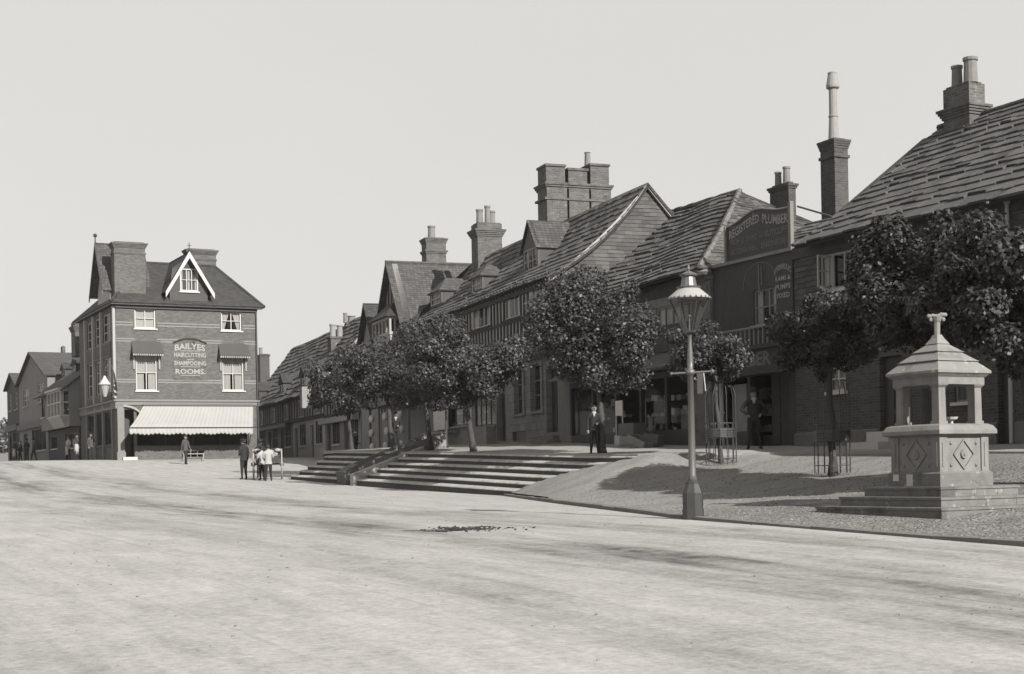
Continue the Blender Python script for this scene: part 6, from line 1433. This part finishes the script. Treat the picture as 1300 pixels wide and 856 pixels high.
# the boy by the tree at the top of the steps: face is turned to the camera
t_, z_ = F1.at(755, 577, 22.62); person(F1, 22.62, t_, z_+.01, 1.50, 'boy in dark jacket and wide pale collar beside the tree above the steps', face=-27, pose='stand', top='cloth_black', legs='cloth_black')
t_, z_ = F1.at(958, 571, 25.7); person(F1, 25.7, t_, z_+.0, 1.76, 'man in a dark suit and bowler hat standing hands on hips before the plumber shop', face=-32, pose='hips', top='cloth_dark', legs='cloth_black', hat='bowler')
zr_ = lambda w, t: zroad2(w, t)
ppl(310, 605, 63, 1.72, 'man in dark clothes and cap standing on the road left of the handcart', zset=zr_, face=200, pose='stand', top='cloth_dark', legs='cloth_dark', hat='cap', collar=False)
ppl(341, 606, 61.0, 1.50, 'bare headed man in a white shirt standing behind the handcart', zset=zr_, face=170, pose='lean', top='cloth_white', legs='cloth_black', collar=False)
ppl(331, 603, 65.5, 1.70, 'person in a dark hat and coat on the far side of the handcart', zset=zr_, face=165, pose='stand', top='cloth_black', legs='cloth_black', hat='bowler', collar=False)
ppl(333, 606, 61.9, 1.42, 'boy with white sleeves leaning on the left side of the handcart', zset=zr_, face=195, pose='lean', top='cloth_white', legs='cloth_black', hat='cap', collar=False)
ppl(236, 590, 84, 1.68, 'man in mid grey clothes standing in front of the shop awning', zset=zr_, face=30, pose='walk', top='cloth_mid', legs='cloth_dark', hat='cap', collar=False)
ppl(503, 570, 64, 1.62, 'person in dark clothes standing at the head of the wooden chute', face=-20, pose='stand', top='cloth_black', legs='cloth_black', collar=True)
ppl(452, 585, 82, 1.6, 'person in a pale straw hat outside the shop behind the steps', face=60, pose='stand', top='cloth_dark', legs='cloth_dark', hat='straw', collar=False)
for i, (x, hgt, tp, ap, fc, lb, ht_) in enumerate([(19.5, 1.7, 'cloth_dark', 'cloth_white', 10, 'distant shopkeeper in a long pale apron, leftmost on the left pavement', None), (26, 1.6, 'cloth_dark', 'cloth_white', -60, 'distant boy in a short white apron, second from the left on the far pavement', None), (34, 1.7, 'cloth_black', None, 20, 'distant man in a black bowler hat among the group at the far shops', 'bowler'), (43, 1.68, 'cloth_mid', None, -20, 'distant man in a grey jacket at the far left shops', 'cap'), (87, 1.62, 'cloth_white', 'cloth_white', 0, 'woman in bright white dress outside the jettied shop house', None), (98, 1.7, 'cloth_mid', 'cloth_white', 40, 'man in a grey jacket and white apron near the corner shop', 'cap'), (116, 1.72, 'cloth_mid', None, 80, 'man in grey clothes beside the side windows of the corner shop', 'cap')]):
    t = F1.at(x, 580, 18.4 if x < 110 else 18.7)[0]; w = 18.4 if x < 110 else 18.7; person(F1, w, t, zroad2(w, t), hgt, lb, face=fc-60, pose='walk' if i % 2 else 'stand', top=tp, legs='cloth_dark', apron=ap, hat=ht_, collar=False, group='passers-by at the far left shops')

# ================================================================== HANDCART AND SMALL THINGS
cw0, ct0, _ = F1.atY(340, 606, 62.8); zg = zroad2(cw0, ct0)
ax = Vector((1, -.25)).normalized()
T = Thing(F1, cw0, ct0, zg, 'handcart', 'two wheeled wooden handcart loaded with pale sacks, standing on the road by the steps', 'handcart')
_f = Vector(F1.world(cw0, ct0, 0)).xy.normalized(); n2 = Vector(F1.inv(_f.x, _f.y)); d = Vector(F1.inv(_f.y, -_f.x))   # the cart points straight away from the camera
def cp(a, b, z): return (cw0+d.x*a+n2.x*b, ct0+d.y*a+n2.y*b, zg+z)
for s in (-1, 1):
    mb = MB(); n = 20; r = .63
    for i in range(n):
        a, b = 2*PI*i/n, 2*PI*(i+1)/n; mb.tube(cp(s*.60, r*math.cos(a), r+.03+r*math.sin(a)), cp(s*.60, r*math.cos(b), r+.03+r*math.sin(b)), .036, .036, 5)
    wh = T.part('wheel', mb, 'cream_paint'); mb = MB()
    for i in range(12): a = 2*PI*i/12; mb.tube(cp(s*.60, 0, r+.03), cp(s*.60, r*math.cos(a), r+.03+r*math.sin(a)), .022, .018, 4)
    mb.tube(cp(s*.52, 0, r+.03), cp(s*.70, 0, r+.03), .09, .07, 8); T.part('spokes', mb, 'board', wh)
mb = MB(); mb.tube(cp(-.6, 0, .66), cp(.6, 0, .66), .04, .04, 6); T.part('axle', mb, 'dark_paint')
def cbox(mb, a0, a1, b0, b1, z0, z1): mb.hexa([cp(a0, b0, z0), cp(a1, b0, z0), cp(a1, b1, z0), cp(a0, b1, z0)], [cp(a0, b0, z1), cp(a1, b0, z1), cp(a1, b1, z1), cp(a0, b1, z1)])
mb = MB(); cbox(mb, -.5, .5, -.8, .9, .72, .78)
for b in (-.8, .87): cbox(mb, -.5, .5, b, b+.03, .78, 1.0)
for a in (-.5, .47): cbox(mb, a, a+.03, -.77, .87, .78, 1.05)
T.part('cart_bed', mb, 'dark_paint')
mb = MB()
for a in (-.4, .4): mb.tube(cp(a, .9, .72), cp(a, 1.9, .85), .03, .025, 6)
mb.tube(cp(-.4, 1.9, .85), cp(.4, 1.9, .85), .025, .025, 6); T.part('shafts', mb, 'board')
for i, (a, b, z, s) in enumerate(((.12, -.3, 1.0, .26), (.28, .2, 1.02, .24), (-.3, .3, 1.0, .24), (.1, .45, 1.18, .2), (.44, -.5, 1.24, .14), (-.44, -.5, 1.24, .13))):
    mb = MB(); c = cp(a, b, z); mb.ball(c, s, 10, 6, (1.1, .9, .62)); single(F1, c[0], c[1], c[2], 'sack', mb, 'sack', ['plump pale sack lying in the middle of the handcart', 'pale sack against the right side of the handcart', 'pale sack against the left side of the handcart', 'pale sack piled on the others at the far end of the handcart', 'small pale bundle on the right corner of the handcart', 'small pale bundle on the left corner of the handcart'][i], 'sack', 'sacks on the handcart', smooth=True)
# bench by the awning shop
w, t, z = F1.atY(245, 583, 88.3); zg = zroad2(w, t)
T = Thing(F1, w, t, zg, 'low_bench', 'low rectangular bench frame on the pavement below the shop awning', 'bench')
mb = MB(); mb.box(w-.65, w+.65, t-.2, t+.2, zg+.42, zg+.48); T.part('seat', mb, 'board_grey')
for a in (-.6, .6):
    for b in (-.16, .16): mb = MB(); mb.box(w+a-.03, w+a+.03, t+b-.03, t+b+.03, zg, zg+.42); T.part('leg', mb, 'board_grey')
# boxes, baskets in front of the slab roofed shop
def crate(w, t, z, a, b, h, tilt, m, name, lab_, cat, rot=0):
    T = Thing(F1, w, t, z, name, lab_, cat, 'goods outside the slab roofed shop'); T.e.rotation_euler[2] += rot; T.e.rotation_euler[0] += tilt
    for nm, bx_ in (('base', (-a, a, -b, b, .02, .05)), ('side_panel', (-a, a, -b, -b+.03, 0, h)), ('side_panel', (-a, a, b-.03, b, 0, h)), ('end_panel', (-a, -a+.03, -b+.03, b-.03, 0, h)), ('end_panel', (a-.03, a, -b+.03, b-.03, 0, h))):
        mb = MB(); mb.box(*bx_); o = T.part(nm, MB().box(0, 0, 0, 0, 0, 0) if False else mb, m)
        for v in o.data.vertices: v.co.x += w; v.co.y += t; v.co.z += z
def gz(w, t): 
    w1, t1, z1 = fpt(t); return ze(t)+(z1-ze(t))*(w-we(t))/(w1-we(t))
for (x, y, w, a, b, h, tilt, m, nm, lb, rot) in ((803, 560, 26.3, .28, .42, .75, 0, 'board', 'tall_crate', 'tall wooden crate standing in front of the slab roofed shop', .1), (812, 566, 25.7, .25, .42, .3, .35, 'board_grey', 'flat_crate', 'shallow crate tipped forward against the tall crate', .2), (790, 562, 25.9, .2, .25, .35, .1, 'goods_light', 'pale_box', 'pale box left of the tall crate', -.2), (828, 562, 26.1, .2, .3, .4, .2, 'board', 'leaning_box', 'small wooden box leaning right of the tall crate', .4)):
    t, _ = F1.at(x, y, w); crate(w, t, gz(w, t)+.02, a, b, h, tilt, m, nm, lb, 'box' if 'box' in nm else 'crate', rot)
mb = MB(); t = F1.at(786, 540, 26.4)[0]; zz = F1.at(786, 528, 26.4)[1]; mb.box(26.38, 26.42, t-.25, t+.2, zz, zz+.52); mb.box(26.38, 26.42, t-.25, t-.22, gz(26.4, t), zz); mb.box(26.38, 26.42, t+.17, t+.2, gz(26.4, t), zz)
single(F1, 26.4, t, zz, 'notice_board', mb, 'poster', 'small pale notice on legs left of the crates', 'notice board')
# baskets and hung goods at the shop by the chute
T = Thing(F2, W2-.2, 70, 1.3, 'shop_display', 'glazed shop stand hung with rounded pale baskets beyond the wooden chute', 'display')
ta_ = F2.at(519, 540, W2-1.0); tb__ = F2.at(470, 540, W2-1.0); w_ = W2-1.0
mb = MB(); 
for t in rng(ta_[0], tb__[0], 4): mb.box(w_-.05, w_+.05, t-.06, t+.06, 0, F2.at(490, 515, w_)[1])
zz = F2.at(490, 515, w_)[1]; mb.box(w_-.25, w_+.9, ta_[0]-.2, tb__[0]+.2, zz, zz+.2); mb.box(w_-.05, w_+.9, ta_[0], tb__[0], -.2, 1.1); T.part('stand', mb, 'board')
R = random.Random(6)
for i in range(9):
    t = ta_[0]+(tb__[0]-ta_[0])*(.12+.76*(i % 3)/2)+R.uniform(-.2, .2); z = zz-.6-.75*(i//3); mb = MB(); mb.ball((w_-.15, t, z), .28, 10, 6, (.5, 1.1, .8)); T.part('basket', mb, 'goods_light', smooth=True)
HAZE = .00016
SKYMIX = .8; SKYC = 6.6
# ================================================================== CAMERA, LIGHT, SKY
cam = bpy.data.cameras.new('camera'); co = bpy.data.objects.new('camera', cam); C.objects.link(co); sc.camera = co
cam.sensor_width = 36; cam.lens = 36*FPX/1300; cam.clip_end = 3000; cam.clip_start = .1
cam.shift_y = (PY0-428)/1300; cam.shift_x = 0
co.location = (0, 0, EYE)
co.matrix_world = Matrix.Translation((0, 0, EYE)) @ Matrix.Rotation(PI/2, 4, 'X') @ Matrix.Rotation(-ROLL, 4, 'Z')
EL = math.radians(30); AZ = math.radians(7)
u = Vector((-F1.s, F1.c)); v = Vector((F1.c, F1.s)); sh = -u*math.cos(AZ)+v*math.sin(AZ)
sdir = Vector((sh.x*math.cos(EL), sh.y*math.cos(EL), math.sin(EL)))
sun = bpy.data.lights.new('sun', 'SUN'); so = bpy.data.objects.new('sun', sun); C.objects.link(so)
sun.energy = 5.0; sun.angle = math.radians(.6); sun.color = (1, .98, .95); so.rotation_euler = sdir.to_track_quat('Z', 'Y').to_euler(); so.location = (30, -30, 60)
W = bpy.data.worlds.new('World'); sc.world = W; W.use_nodes = True; nt = W.node_tree; N = nt.nodes; L = nt.links
sky = N.new('ShaderNodeTexSky'); sky.sky_type = 'NISHITA'; sky.sun_disc = False; sky.sun_elevation = EL; sky.sun_rotation = math.atan2(sdir.x, sdir.y)
sky.air_density = 1.0; sky.dust_density = 3.0
bw = N.new('ShaderNodeRGBToBW'); L.new(sky.outputs[0], bw.inputs[0])
mx = N.new('ShaderNodeMix'); mx.data_type = 'FLOAT'; mx.inputs[0].default_value = SKYMIX; L.new(bw.outputs[0], mx.inputs[2]); mx.inputs[3].default_value = SKYC
vm = N.new('ShaderNodeVectorMath'); vm.operation = 'SCALE'; vm.inputs[0].default_value = (1, .99, .955); L.new(mx.outputs[0], vm.inputs['Scale'])
tcw = N.new('ShaderNodeTexCoord'); nzw = N.new('ShaderNodeTexNoise'); nzw.inputs['Scale'].default_value = 2.2; nzw.inputs['Detail'].default_value = 4; L.new(tcw.outputs['Generated'], nzw.inputs['Vector'])
mr = N.new('ShaderNodeMapRange'); mr.inputs[3].default_value = .955; mr.inputs[4].default_value = 1.045; L.new(nzw.outputs[0], mr.inputs[0])
v2 = N.new('ShaderNodeVectorMath'); v2.operation = 'SCALE'; L.new(vm.outputs[0], v2.inputs[0]); L.new(mr.outputs[0], v2.inputs['Scale']); vm = v2
L.new(vm.outputs[0], N['Background'].inputs[0]); N['Background'].inputs[1].default_value = .07
vs = sc.view_settings; vs.view_transform = 'Standard'; vs.look = 'None'; vs.gamma = 1; vs.use_curve_mapping = False; vs.exposure = 0.8
sc.cycles.max_bounces = 6; sc.cycles.transparent_max_bounces = 12; sc.cycles.use_denoising = True

# the air: a thin even haze that greys the far end of the street
hm = bpy.data.materials.new('haze'); hm.use_nodes = True; hn = hm.node_tree; hn.nodes.remove(hn.nodes['Principled BSDF'])
pv = hn.nodes.new('ShaderNodeVolumePrincipled'); pv.inputs['Color'].default_value = (.95, .93, .9, 1); pv.inputs['Density'].default_value = HAZE; hn.links.new(pv.outputs[0], hn.nodes['Material Output'].inputs['Volume']); MATS['haze'] = hm
mb = MB(); mb.box(-410, 410, -70, 910, -9, 26); single(F1, 0, 0, 0, 'haze', mb, 'haze', 'thin pale haze over the street', 'haze', kind='stuff')
